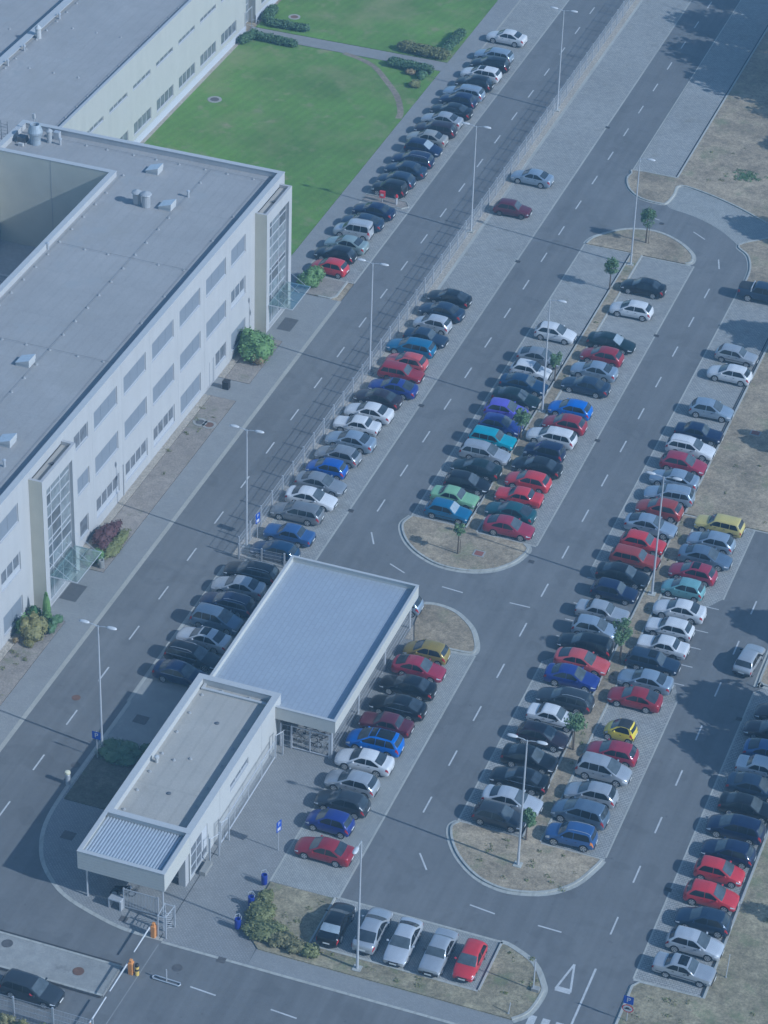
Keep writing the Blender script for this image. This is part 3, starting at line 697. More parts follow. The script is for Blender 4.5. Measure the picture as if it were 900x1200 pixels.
for a, b in (((-43, 11.5), (-43, -60)), ((-35.65, 15.7), (-35.65, -60)), ((-55.5, 15.7), (-29.6, 15.7)), ((-43, -2.95), (-29.5, -2.95)), ((-43, -20.1), (-29.5, -20.1)), ((-30.2, 15.7), (-30.2, -60))):
    m.tube([(*a, z+.16), (*b, z+.16)], .012, 4)
m.build('lightning_conductor', STEEL_D, office)
m = MB()
for x in (-57.4, -56.7): m.tube([(x, 14.6, 10.2), (x, 14.6, 14.5)], .03, 5)
for k in range(12): m.tube([(-57.4, 14.6, 10.5+.33*k), (-56.7, 14.6, 10.5+.33*k)], .018, 5)
for zz in (12.6, 13.4, 14.3): m.tube([(-57.4, 14.6, zz), (-57.5, 14.0, zz), (-57.05, 13.8, zz), (-56.6, 14.0, zz), (-56.7, 14.6, zz)], .018, 5)
m.build('roof_ladder', STEEL_D, office)
for y0, zz in ((-26.9, 0), ):
    m = MB(); m.tube([(FX+.06, -20.75, 3.3), (FX+.06, -20.75, 0)], .05, 6); m.build('downpipe', STEEL, office)

# the low wing behind the lawn
GX = -54.8
wing = empty('factory_wing', (0, 0, 0), 0, 'long low cream building with two rows of narrow windows beside the lawn', 'building')
fg = lambda u, z, d: (GX-d, u, z)
fw_ = []
for k in range(8):
    y = 27.9+6.0*k-6
    fw_ += [((y, y+4.5, 6.75, 7.3), 'casement'), ((y, y+4.5, 1.45, 2.85), 'casement')]
w = MB(); facade(w, 17.3, 71.2, .9, 10.5, [r for r, k in fw_ if r[1] < 71], .16, fg)
w.box(-67.2, GX-.006, 70.9, 71.19, 0, 10.48); w.box(-67.2, -66.9, 17.3, 90, 8, 10.48)
w.quad((-80, 71.2, 0), (GX, 71.2, 0), (GX, 71.2, 10.5), (-80, 71.2, 10.5))
fbox(w, fg, 17.3, 71.2, -.05, .92, -.06, .1, 1); w.box(GX-.25, GX-.008, 17.3, 70.9, 10.0, 10.47)
# part beyond the path
facade(w, 74.2, 120, .9, 10.5, [(y, y+4.5, 6.75, 7.3) for y in (76, 82, 88)]+[(y, y+4.5, 1.45, 2.85) for y in (76, 82, 88)], .16, fg)
fbox(w, fg, 74.2, 120, -.05, .92, -.06, .1, 1); w.quad((-80, 74.2, 0), (GX, 74.2, 0), (GX, 74.2, 10.5), (-80, 74.2, 10.5))
w.build('wall', [CREAM, simple('pale_plinth', (.50, .51, .54), .7, var=.03)], wing)
cp = MB(); cp.box(GX-.3, GX+.03, 17.3, 71.23, 10.5, 10.54); cp.box(-67.5, -66.6, 17.3, 90, 10.5, 10.56); cp.build('parapet_cap', CAP, wing)
r = MB(); rect(r, -66.9, GX-.25, 17.3, 70.9, 10.2); rect(r, -66.9, GX-.02, 74.2, 120, 10.2); rect(r, -110, -67.2, 17.3, 120, 9.75); r.build('roof', FELT, wing)
for rr, k in fw_:
    if rr[1] < 71: window(wing, fg, rr, k, .13)
for y in (76, 82, 88): window(wing, fg, (y, y+4.5, 6.75, 7.3), 'casement', .13); window(wing, fg, (y, y+4.5, 1.45, 2.85), 'casement', .13)
# glazed recessed entrance between the two parts
m = MB(); p = MB()
for zz in (0.05, 2.3, 3.6, 5, 6.4, 7.8, 9.2, 10.3): m.box(GX-1.0, GX-.9, 71.25, 74.15, zz, zz+.09)
for y in (71.3, 72.7, 74.1): m.box(GX-1.02, GX-.88, y-.05, y+.05, 0, 10.4)
mo = m.build('entrance_glazing', FRAME, wing); p.box(GX-.97, GX-.94, 71.3, 74.1, 0, 10.3); p.build('pane', PANE_L, mo)
m = MB(); m.box(GX+.02, GX+.08, 70.9, 71.0, 0, 2.6); m.box(GX+.02, GX+.08, 72.9, 73.0, 0, 2.6); m.box(GX+.02, GX+.08, 71, 72.9, 2.5, 2.6)
for a in (71.2, 72.8): m.tube([(GX+.1, a, .03), (GX+1.0, a, .03), (GX+1.0, a, 1.05), (GX+.1, a, 1.05)], .03, 6)
m.build('porch_frame', STEEL, wing)
zr = 10.2
m = MB(); m.lathe([(.15, 0), (.13, .07), (.05, .08), (.035, .17), (.02, .19)], 8)
pos = [(-55.6, 20+2.6*k) for k in range(19)]+[(-66.2, 20.5+2.5*k) for k in range(17)]+[(-63.9+2.8*k, 34) for k in range(3)]+[(-63.9+2.8*k, 44.6) for k in range(3)]+[(-70.4, 42.6), (-72, 36)]
blk = m.build('conductor_block', MATS['pale_block'], wing, (*pos[0], zr))
for p_ in pos[1:]:
    c = blk.copy(); COL.objects.link(c); c.location = (*p_, zr if p_[0] > -67 else 9.75)
m = MB(); m.lathe([(.1, 0), (.1, .5), (.16, .5), (.16, .66), (.02, .72)], 10)
v0 = None
for x, y in ((-66.2, 46.2), (-66.2, 37.6), (-66.2, 33.7)):
    if v0 is None: v0 = m.build('vent_pipe', STEEL, wing, (x, y, zr))
    else: c = v0.copy(); COL.objects.link(c); c.location = (x, y, zr)
m = MB(); m.lathe([(.3, 0), (.3, .95), (.26, .95), (.26, 1.1), (.38, 1.1), (.36, 1.2), (.06, 1.5)], 12); m.build('exhaust_chimney', CAP, wing, (-66.2, 41.0, zr))
m = MB(); m.box(-1.2, 1.2, -1, 1, 0, .5); m.build('skylight', CAP, wing, (-76.5, 44.5, 9.75))
m = MB(); m.tube([(-55.6, 19, zr+.16), (-55.6, 70, zr+.16)], .012, 4); m.tube([(-66.2, 19, zr+.16), (-66.2, 70, zr+.16)], .012, 4); m.build('lightning_conductor', STEEL_D, wing)

# bicycle shelter: a flat ribbed roof in a white fascia on posts, with wire sides
sh = empty('bicycle_shelter', (0, 0, 0), 0, 'large open bicycle shelter with flat blue-grey roof and white fascia on posts', 'shelter')
x0, x1, y0, y1, zt, zb = -9.65, 1.52, -48.1, -28.8, 4.0, 2.85
m = MB()
for q in ((x0, x1, y0, y0+.14), (x0, x1, y1-.14, y1), (x0, x0+.14, y0+.14, y1-.14), (x1-.14, x1, y0+.14, y1-.14)): m.box(*q, zb, zt)
m.build('fascia', simple('cream_fascia', (.50, .49, .44), .6, var=.03), sh)
m = MB()
for q in ((x0-.03, x1+.03, y0-.03, y0+.2), (x0-.03, x1+.03, y1-.2, y1+.03), (x0-.03, x0+.2, y0+.2, y1-.2), (x1-.2, x1+.03, y0+.2, y1-.2)): m.box(*q, zt+.002, zt+.04)
m.build('edge_cap', CAP, sh)
m = MB()
xs = []; n = int((x1-x0-.28)/.21)
for i in range(n+1):
    xx = x0+.14+(x1-x0-.28)*i/n
    xs.append((xx, 0)); 
ring0 = []; 
for i in range(n):
    a = xs[i][0]; wdt = (x1-x0-.28)/n
    ring0 += [(a, 0), (a+wdt*.6, 0), (a+wdt*.68, .004), (a+wdt*.92, .004)]
ring0.append((x1-.14, 0))
m.loft([[(a, y, zt-.50+h) for a, h in ring0] for y in (y0+.14, y1-.14)], closed=False)
m.build('roof_sheet', ROOFM, sh)
m = MB(); rect(m, x0+.14, x1-.14, y0+.14, y1-.14, zb+.05); m.build('ceiling', simple('shelter_ceiling', (.4, .4, .39), .8), sh)
for y in (-47.7, -41.7, -35.6, -29.5):
    for x in (1.1, -9.2):
        m = MB(); m.tube([(x, y, 0), (x, y, zb+.04)], .10, 10); m.build('post', STEEL, sh)
def wire_panel(mb, a, b, z0, z1, pitch=.08, r=.006, bars=(0, .5, 1)):
    """welded wire between two points: uprights at a pitch and doubled cross wires"""
    dx, dy = b[0]-a[0], b[1]-a[1]; l = sqrt(dx*dx+dy*dy); n = int(l/pitch); ux, uy = dx/l, dy/l
    for i in range(n+1):
        x, y = a[0]+dx*i/n, a[1]+dy*i/n
        P = [(x+ux*r, y+uy*r), (x-uy*r, y+ux*r), (x-ux*r, y-uy*r), (x+uy*r, y-ux*r)]
        mb.loft([[(*p, z0) for p in P], [(*p, z1) for p in P]])
    for t in bars:
        z = z0+(z1-z0)*t; q = .011; ox, oy = -uy*q, ux*q
        mb.loft([[(a[0]+ox, a[1]+oy, z+q), (a[0]-ox, a[1]-oy, z+q), (a[0]-ox, a[1]-oy, z-q), (a[0]+ox, a[1]+oy, z-q)], [(b[0]+ox, b[1]+oy, z+q), (b[0]-ox, b[1]-oy, z+q), (b[0]-ox, b[1]-oy, z-q), (b[0]+ox, b[1]+oy, z-q)]])
m = MB(); wire_panel(m, (1.1, -47.6), (1.1, -29.5), .08, 2.6, .13, .005, (0, .2, .4, .6, .8, 1)); m.build('wire_side', STEEL, sh)
m = MB(); wire_panel(m, (-9.2, -29.4), (1.05, -29.4), .08, 2.6, .13, .005, (0, .2, .4, .6, .8, 1)); m.build('wire_side', STEEL, sh)
m = MB()
for x in (-3.1, -2.2, 0.95): m.box(x-.06, x+.06, -47.81, -47.69, 0, 2.3)
for zz in (.1, 2.2): m.box(-2.14, .89, -47.79, -47.71, zz, zz+.08)
m.box(-.7, -.62, -47.79, -47.71, .18, 2.2)
go = m.build('shelter_gate', FRAME, sh); k = MB(); wire_panel(k, (-3.0, -47.75), (.9, -47.75), .16, 2.2, .4, .005, [0, .25, .5, .75, 1]); k.build('wire_mesh', STEEL, go)

# gatehouse
gh = empty('gatehouse', (0, 0, 0), 0, 'low white gatehouse with beige flat roof and deep corrugated front canopy', 'gatehouse')
x0, x1, y0, yc, y1, zt = -10.3, -3.45, -69.45, -65.0, -46.95, 4.42
m = MB(); fx = lambda u, z, d: (x1-d, u, z)
gw = [((-57.2, -53.6, 2.6, 3.25), 'casement'), ((-65.0+.35, -61.6, .15, 3.0), 'tall')]
facade(m, yc+.1, y1, 0, zt, [r for r, k in gw], .18, fx)
m.quad((x0, y1, 0), (x1, y1, 0), (x1, y1, zt), (x0, y1, zt)); m.quad((x0, yc+.1, 0), (x0, y1, 0), (x0, y1, zt), (x0, yc+.1, zt))
fs = lambda u, z, d: (u, yc+.1+d, z)
facade(m, x0, x1, 0, 2.74, [(-6.2, -4.0, .1, 2.5)], .15, fs)
for yj in (-50.9, -59.2): m.box(x1-.01, x1+.004, yj-.02, yj+.02, 0, zt, 1)
for q in ((x0+.006, x0+.5, yc+.3, y1-.006), (x1-.5, x1-.006, yc+.3, y1-.006), (x0+.506, x1-.506, y1-.5, y1-.006), (x0+.506, x1-.506, yc+.3, yc+.7)): m.box(*q, 3.6, zt-.006)
m.build('wall', [simple('cream_white_render', (.47, .465, .44), .8, var=.03), JOINT], gh)
m = MB()
for q in ((x0-.03, x0+.53, yc+.25, y1+.03), (x1-.53, x1+.03, yc+.25, y1+.03), (x0+.53, x1-.53, y1-.53, y1+.03), (x0+.53, x1-.53, yc+.25, yc+.75)): m.box(*q, zt, zt+.05)
m.build('parapet_cap', CAP, gh)
m = MB(); rect(m, x0+.5, x1-.5, yc+.7, y1-.5, 3.85); m.build('roof', FELT_TAN, gh)
m = MB()
for q in ((x0, x1, y0, y0+.16), (x0, x0+.16, y0+.16, yc+.09), (x1-.16, x1, y0+.16, yc+.09)): m.box(*q, 2.78, zt-.01)
for zz in (3.0, 3.25, 3.5, 3.75, 4.0, 4.25): m.box(x0, x1, y0-.006, y0+.02, zz, zz+.02, 1)
fo = m.build('canopy_fascia', [simple('cream_fascia', (.50, .49, .44), .6, var=.03), simple('fascia_groove', (.38, .38, .38), .6)], gh)
m = MB()
for q in ((x0-.03, x1+.03, y0-.03, y0+.3), (x0-.03, x0+.3, y0+.3, yc+.245), (x1-.3, x1+.03, y0+.3, yc+.245)): m.box(*q, zt-.005, zt+.035)
m.build('canopy_cap', CAP, gh)
m = MB(); ring0 = []; a = x0+.16; n = 27; wdt = (x1-x0-.32)/n
for i in range(n): ring0 += [(a+i*wdt, 0), (a+i*wdt+wdt*.45, 0), (a+i*wdt+wdt*.55, .10), (a+i*wdt+wdt*.92, .10)]
ring0.append((x1-.16, 0))
m.loft([[(p, y, 3.98+h) for p, h in ring0] for y in (y0+.16, yc+.24)], closed=False); m.build('canopy_roof_sheet', simple('pale_corrugated_sheet', (.50, .53, .56), .45, .2), gh)
m = MB(); rect(m, x0+.16, x1-.16, y0+.16, yc+.09, 2.80); m.build('canopy_soffit', simple('soffit_panel', (.5, .5, .48), .8), gh)
for x in (-9.75, -3.75):
    m = MB(); m.tube([(x, -69.1, 0), (x, -69.1, 2.8)], .07, 10); m.build('post', STEEL, gh)
m = MB(); m.box(-4.05, -3.5, -65.6, -65.0, 0, 2.78); m.build('column', WHITE, gh)
for r, k in gw[:1]: window(gh, fx, r, k)
r = gw[1][0]; m = MB(); p = MB()
us = [r[0], r[0]+1.1, r[0]+2.05, r[1]]
for u in us: fbox(m, fx, max(r[0], u-.05), min(r[1], u+.05), r[2], r[3], .06, .15)
for i in range(3):
    for zz in (r[2], 1.0, 2.1, r[3]): fbox(m, fx, us[i]+.05, us[i+1]-.05, max(r[2], zz-.04), min(r[3], zz+.04), .06, .15)
    for za, zb2 in ((r[2]+.04, .96), (1.04, 2.06), (2.14, r[3]-.04)): fbox(p, fx, us[i]+.05, us[i+1]-.05, za, zb2, .10, .12)
mo = m.build('shop_window', FRAME, gh); p.build('pane', PANE, mo)
m = MB(); fbox(m, fx, us[1]+.95, us[2]+.95, .95, 2.95, .02, .05); m.build('notice_panel', WHITE_SIGN, mo)
m = MB(); fbox(m, fs, -6.2, -4.0, .1, 2.5, .05, .08); m.build('entrance_door', PANE, gh)
m = MB(); m.lathe([(.15, 0), (.13, .07), (.05, .08), (.035, .17), (.02, .19)], 8)
pos = [(-9.35, y) for y in (-48.7, -51.1, -53.6, -56.4, -58.7, -61.0, -63.4)]+[(-4.6, y) for y in (-51.5, -53.9, -56.1, -58.9, -61.1, -63.8)]+[(-8.1, -47.7), (-5.8, -47.7), (-8.2, -56.8), (-7.1, -56.2), (-5.8, -64.1), (-8.4, -64.1)]
blk = m.build('conductor_block', MATS['pale_block'], gh, (*pos[0], 3.85))
for q in pos[1:]:
    c = blk.copy(); COL.objects.link(c); c.location = (*q, 3.85)
for x, y in ((-6.9, -51.5), (-7.0, -60.5)):
    m = MB(); m.lathe([(.18, 0), (.18, .05), (.08, .1)], 10); m.build('roof_drain', STEEL_D, gh, (x, y, 3.85))
m = MB(); m.lathe([(.12, 0), (.12, .45), (.2, .45), (.2, .6), (.03, .66)], 10); m.build('vent_pipe', CAP, gh, (-9.3, -57.5, 3.85))
# ------------------------------------------------------------------ street furniture
def lamp(x, y, heads, label, h=12.0):
    t = empty('street_lamp', (x, y, 0), 0, label, 'street lamp', 'tall street lamps of the car park')
    m = MB(); m.box(-.32, .32, -.32, .32, 0, .14); m.build('base', KERB, t)
    m = MB(); m.tube([(0, 0, .12), (0, 0, 1.3)], .105, 10); m.tube([(0, 0, 1.3), (0, 0, h)], [.09, .055], 10); m.build('pole', LAMPM, t, smooth=False)
    for d in heads:
        dx, dy = {'E': (1, 0), 'W': (-1, 0), 'S': (0, -1)}[d]
        m = MB(); m.tube([(0, 0, h-.1), (dx*.3, dy*.3, h+.02), (dx*.85, dy*.85, h+.08)], .034, 8); a = m.build('arm', LAMPM, t)
        m = MB(); rings = []
        for s, wd, hh in ((0, .07, .06), (.12, .15, .09), (.4, .19, .12), (.68, .16, .10), (.82, .07, .05)):
            ring = []
            for k in range(10):
                c, s2 = cos(2*pi*k/10), sin(2*pi*k/10)
                px = .72+s; py = wd*c; pz = h+.08+hh*s2*(1 if s2 > 0 else .55)
                ring.append((px, py, pz) if d == 'E' else (-px, -py, pz) if d == 'W' else (py, -px, pz))
            rings.append(ring)
        m.loft(rings, True, True); m.build('lamp_head', LAMPH, t, smooth=True)
    return t
lamp(-15.8, -53.4, 'EW', 'double-headed lamp nearest the parking sign at the gatehouse bed')
lamp(-15.75, -23.9, 'EW', 'double-headed lamp at the near end of the wire fence')
lamp(-15.75, 6.6, 'EW', 'double-headed lamp by wire fence next to the dark-red estate')
lamp(-15.75, 36.6, 'EW', 'double-headed lamp by wire fence near the dark-red old hatchback')
lamp(-15.75, 66.5, 'EW', 'double-headed lamp farthest up along the wire fence')
lamp(1.3, 36.4, 'E', 'single-headed lamp at upper end of the middle island')
lamp(1.3, 6.6, 'E', 'single-headed lamp rising among cars of the middle island')
lamp(18.5, -17.3, 'EW', 'double-headed lamp beside the small teal hatchback in the long right island')
lamp(18.45, -54.2, 'EW', 'double-headed lamp on dry grass at near end of the right island')
lamp(11.2, -69.0, 'S', 'single-headed lamp behind the five cars at the bottom')

# the wire fence between the left road and the fence row
def fence(name, pts, h, label, step=2.5, pitch=.11, mat=STEEL, z0=.06):
    t = empty(name, (0, 0, 0), 0, label, 'fence'); w = MB()
    posts = []
    for a, b in zip(pts[:-1], pts[1:]):
        l = sqrt((b[0]-a[0])**2+(b[1]-a[1])**2); n = max(1, round(l/step))
        for i in range(n): 
            p = (a[0]+(b[0]-a[0])*i/n, a[1]+(b[1]-a[1])*i/n); q = (a[0]+(b[0]-a[0])*(i+1)/n, a[1]+(b[1]-a[1])*(i+1)/n)
            posts.append(p); wire_panel(w, p, q, z0, h-.05, pitch, .006, (0, .25, .5, .75, 1))
    posts.append(pts[-1])
    m = MB(); m.box(-.06, .06, -.05, .05, 0, h+.05); m.box(-.065, .065, -.055, .055, h+.05, h+.07)
    first = m.build('post', mat, t, (*posts[0], 0))
    for p in posts[1:]:
        c = first.copy(); COL.objects.link(c); c.parent = t; c.location = (*p, 0)
    w.build('wire_mesh', mat, t); return t
fence('wire_fence', [(-15.8, 118), (-15.8, -25.5)], 2.05, 'long grey wire mesh fence on gravel between left road and car park')
fence('wire_fence', [(-15.7, -25.75), (-11.6, -25.6)], 1.5, 'short wire fence panel across the bay by the half-hidden blue hatchback')
fence('wire_fence', [(-60, -82.75), (-3.2, -82.35)], 2.0, 'grey wire fence along the bottom-left corner before flowering shrubs', 2.95)
# sliding gate and fence along the gatehouse wall
t = empty('sliding_gate', (0, 0, 0), 0, 'long grey sliding gate standing along the gatehouse side wall', 'gate')
m = MB(); m.tube([(-2.95, -60.2, .12), (-2.95, -49.4, .12)], .06, 8); m.tube([(-2.95, -60.2, 1.75), (-2.95, -49.4, 1.75)], .045, 8)
for k in range(5): m.tube([(-2.95, -60.2+2.7*k, .1), (-2.95, -60.2+2.7*k, 1.75)], .04, 6)
m.build('gate_frame', STEEL, t); m = MB()
for k in range(90): m.tube([(-2.95, -60.1+.12*k, .15), (-2.95, -60.1+.12*k, 1.72)], .011, 4)
m.build('bars', STEEL, t)
for y, h in ((-62.4, 2.3), (-61.5, 2.3), (-60.4, 2.3), (-59.6, 2.3), (-49.3, 2.2), (-48.7, 2.2)):
    m = MB(); m.box(-2.62, -2.50, y-.05, y+.05, 0, h) if y in (-61.5, -59.6, -48.7) else m.box(-2.99+.01, -2.87, y-.05, y+.05, 0, h); m.build('guide_post', STEEL, t)
m = MB()
for y in (-62.4, -60.4, -49.3): m.tube([(-2.93, y, 2.2), (-2.56, y+.85, 2.2)], .03, 6)
m.build('top_bar', STEEL, t)
m = MB(); m.box(-.24, .24, -.7, .7, 0, .35); tag(m.build('concrete_block', CONC, None, (-2.85, -63.3, .012)), 'low pale concrete block beside the gatehouse shop window', 'block')
# barred gate under the gatehouse canopy, turnstile frames
t = empty('barred_gate', (0, 0, 0), 0, 'grey gate of upright bars under the gatehouse canopy front', 'gate')
m = MB()
for x in (-6.75, -4.05): m.box(x-.05, x+.05, -69.36, -69.26, 0, 1.95)
for zz in (.15, 1.82): m.box(-6.7, -4.1, -69.34, -69.28, zz, zz+.07)
m.build('gate_frame', STEEL, t); m = MB()
for k in range(21): m.box(-6.6+.118*k, -6.565+.118*k, -69.33, -69.29, .22, 1.82)
m.build('bars', STEEL, t)
t = empty('turnstile', (0, 0, 0), 0, 'tall steel turnstile with crossed arms beside the exit barrier', 'turnstile')
for x, y in ((-3.25, -71.15), (-2.65, -71.15), (-2.55, -69.8), (-3.3, -69.8)):
    m = MB(); m.box(x-.05, x+.05, y-.05, y+.05, 0, 2.05); m.build('post', STEEL, t)
m = MB()
for a, b in (((-3.25, -71.15), (-2.65, -71.15)), ((-3.3, -69.8), (-2.55, -69.8)), ((-2.65, -71.1), (-2.55, -69.85)), ((-3.25, -71.1), (-3.3, -69.85))): m.tube([(*a, 2.0), (*b, 2.0)], .035, 6)
m.build('top_frame', STEEL, t); m = MB(); m.tube([(-2.95, -70.5, .05), (-2.95, -70.5, 2.0)], .06, 8)
for k in range(8):
    for a in (0, 2.09, 4.19): m.tube([(-2.95, -70.5, .35+.2*k), (-2.95+.5*cos(a+.6), -70.5+.5*sin(a+.6), .35+.2*k)], .02, 5)
m.build('rotor', STEEL, t)
t = empty('metal_table', (-7.3, -69.45, .012), radians(-3), 'small pale metal table beneath the gatehouse canopy edge', 'table')
m = MB(); m.rbox(-.52, .52, -.3, .3, .82, .95, .03); m.build('table_top', STEEL, t)
for s in (-1, 1): m = MB(); m.box(s*.46-.06, s*.46+.06, -.28, .28, 0, .82); m.build('leg', STEEL, t)
# rising barriers
def barrier(x, y, l, label, striped=False):
    t = empty('rising_barrier', (x, y, .01), 0, label, 'barrier')
    m = MB(); m.rbox(-.18, .18, -.2, .2, 0, 1.08, .04); m.rbox(-.11, .11, -.13, .13, 1.08, 1.3, .03); m.build('housing', ORANGE, t)
    m = MB(); m.tube([(-.24, .1, .92), (-.24, -l, .92)], [.065, .05], 8); b = m.build('boom', simple('white_boom', (.58, .58, .57), .4), t)
barrier(-3.55, -71.25, 2.9, 'orange barrier post with lowered white boom by the turnstile')
barrier(-3.5, -75.3, 3.1, 'orange barrier post with lowered white boom on concrete traffic island')
t = empty('rising_barrier', (-3.5, -82.0, .01), 0, 'white barrier boom lying across the lowest lane at bottom edge', 'barrier')
m = MB(); m.rbox(-.18, .18, -.2, .2, 0, 1.08, .04); m.build('housing', ORANGE, t); m = MB(); m.tube([(-.24, -.1, .92), (-.24, 3.0, .92)], [.065, .05], 8); m.build('boom', MATS['white_boom'], t)
m = MB(); m.lathe([(.15, 0), (.15, .42)], 12, 0); m.lathe([(.151, .42), (.151, .6)], 12, 1); m.lathe([(.15, .6), (.15, .82)], 12, 0); m.lathe([(.151, .82), (.151, 1.0), (.1, 1.06)], 12, 1)
tag(m.build('bollard', [simple('yellow_band', (.72, .50, .10), .5), PLASTIC], None, (-3.05, -75.3, .01)), 'black and yellow banded bollard beside the island barrier', 'bollard')
t = empty('parking_stopper', (-.85, -75.15, .006), radians(-2), 'low steel frame with upright rod standing in the exit road', 'barrier')
m = MB(); m.tube([(-1, -.16, .1), (1, -.16, .1), (1.08, 0, .1), (1, .16, .1), (-1, .16, .1), (-1.08, 0, .1), (-1, -.16, .1)], .05, 6); m.build('floor_frame', STEEL, t); m = MB(); m.tube([(0, 0, .08), (0, 0, 1.15)], .05, 8); m.build('rod', STEEL, t)
# litter bins
for x, y, lb in ((1.75, -68.3, 'lowest of the three blue bins beside the round shrub'), (1.75, -65.75, 'middle one of the three blue bins beside the round shrub'), (1.75, -63.2, 'uppermost of the three blue bins, at the corner of the parking bays')):
    t = empty('litter_bin', (x, y, .012), 0, lb, 'litter bin', 'blue litter bins on the plaza edge')
    m = MB(); m.lathe([(.17, .1), (.22, .13), (.24, .9), (.22, .98), (.17, .98), (.16, .85)], 14); m.build('bin_body', BLUEBIN, t)
    m = MB(); m.tube([(.0, .32, 0), (0, .32, 1.22)], .03, 8); m.tube([(-.25, .0, 1.0), (-.25, .1, 1.2), (0, .3, 1.25), (.25, .1, 1.2), (.25, 0, 1.0)], .02, 6); m.build('stand', STEEL, t)
t = empty('litter_bin', (-25.95, -31.4, .05), 0, 'pale concrete litter bin by the shrubs near the office entrance', 'litter bin')
m = MB(); m.lathe([(.2, 0), (.24, .75), (.18, .78), (.16, .6)], 14); m.build('bin_body', CONC, t); m = MB(); m.tube([(.3, -.1, 0), (.3, -.1, 1.05), (0, -.05, 1.15), (-.3, 0, 1.05), (-.3, 0, 0)], .02, 6); m.build('stand', STEEL, t)
m = MB(); m.box(-.3, .3, -.28, .28, 0, .72); m.box(-.33, .33, -.31, .31, .72, .8); tag(m.build('waste_container', [PLASTIC], None, (-27.2, -.9, .03)), 'dark waste container by the office side door', 'container')
t = empty('bollard_light', (-16.45, -58.2, .02), 0, 'short grey ticket post with round head on the shaded kerb', 'post')
m = MB(); m.lathe([(.19, 0), (.19, .95), (.15, 1.0)], 12); m.build('post_body', STEEL, t); m = MB(); m.lathe([(.2, 1.0), (.23, 1.1), (.21, 1.22), (.1, 1.26)], 12); m.build('head', simple('cream_head', (.7, .65, .45), .5), t)
# signs
def text_mesh(name, s, size, mat, parent, loc, rot):
    cu = bpy.data.curves.new('lettering', 'FONT'); cu.body = s; cu.size = size; cu.align_x = 'CENTER'; cu.align_y = 'CENTER'; cu.extrude = .003
    o = bpy.data.objects.new('lettering', cu); COL.objects.link(o)
    bpy.context.view_layer.update()
    me = bpy.data.meshes.new_from_object(o.evaluated_get(bpy.context.evaluated_depsgraph_get()))
    bpy.data.objects.remove(o); me.materials.clear(); me.materials.append(mat)
    o = bpy.data.objects.new(name, me); COL.objects.link(o); o.parent = parent; o.location = loc; o.rotation_euler = rot; return o
def psign(x, y, h, rz, label, round_sign=False, letter='P', tall=False, z=.1):
    t = empty('parking_sign', (x, y, z), rz, label, 'sign')
    m = MB(); m.tube([(0, 0, 0), (0, 0, h)], .035, 8); m.build('post', STEEL, t)
    s = .36 if not tall else .30; hh = .36 if not tall else .5
    m = MB(); m.rbox(-s, s, -.05, -.036, h-2*hh, h, .01); m.build('sign_panel', BLUE_SIGN, t)
    if not tall: text_mesh('letter', letter, .62, WHITE_SIGN, t, (0, -.056, h-hh), (pi/2, 0, 0))
    else:
        m = MB(); m.box(-s*.6, s*.6, -.056, -.052, h-2*hh+.1, h-hh-.12); m.build('white_field', WHITE_SIGN, t); text_mesh('letter', 'P', .5, WHITE_SIGN, t, (0, -.056, h-.28), (pi/2, 0, 0))
    if round_sign:
        n = 24; m = MB(); c = h-2*s-.42
        m.poly([(.42*cos(2*pi*k/n), -.05, c+.36*sin(2*pi*k/n)) for k in range(n)], 0); m.poly([(.34*cos(2*pi*k/n), -.056, c+.28*sin(2*pi*k/n)) for k in range(n)], 1)
        m.poly([(.2, -.06, c-.08), (.24, -.06, c), (.12, -.06, c+.03), (.06, -.06, c+.11), (-.1, -.06, c+.11), (-.15, -.06, c+.03), (-.24, -.06, c+.0), (-.22, -.06, c-.08)], 2)
        m.build('round_sign', [RED, WHITE_SIGN, PLASTIC], t)
psign(-15.7, -54.5, 2.6, 0, 'blue P sign at the gatehouse bed beside the left lamp', z=.02)
psign(30.5, -66.9, 2.35, 0, 'blue P sign over round red-rimmed sign at lower right verge', True)
psign(1.3, -59.3, 2.9, radians(74), 'tall narrow blue and white sign on plaza left of the red saloon', tall=True, z=.01)
psign(-15.4, -22.3, 2.6, radians(74), 'narrow blue and white sign at the near end of long wire fence', tall=True, z=.03)
t = empty('hydrant_box', (-26.25, 38.9, .09), radians(5), 'red box on post on the small island of the upper row', 'hydrant box')
m = MB(); m.box(-.28, .28, -.12, .12, .5, 1.25); m.build('box_body', RED, t); m = MB(); m.tube([(0, 0, 0), (0, 0, .5)], .05, 8); m.build('post', STEEL, t); m = MB(); m.box(-.16, .16, -.135, -.122, .72, .98); m.build('white_plate', WHITE_SIGN, t)
t = empty('hydrant', (-24.7, 38.95, .09), 0, 'red and white hydrant post at the tip of small island', 'hydrant')
m = MB(); m.lathe([(.1, 0), (.1, .8)], 10); m.build('post_body', WHITE_SIGN, t); m = MB(); m.lathe([(.13, .8), (.15, .95), (.12, 1.1), (.04, 1.16)], 10); m.build('cap', RED, t)
t = empty('marker_post', (23.5, -66.4, .1), 0, 'thin pale marker pole on curved corner verge beside give-way triangle', 'post'); m = MB(); m.tube([(0, 0, 0), (0, 0, 2.9)], .05, 8); m.build('pole', LAMPM, t); m = MB(); m.box(-.1, .45, -.2, .2, 0, .25); m.build('foot', CONC, t)
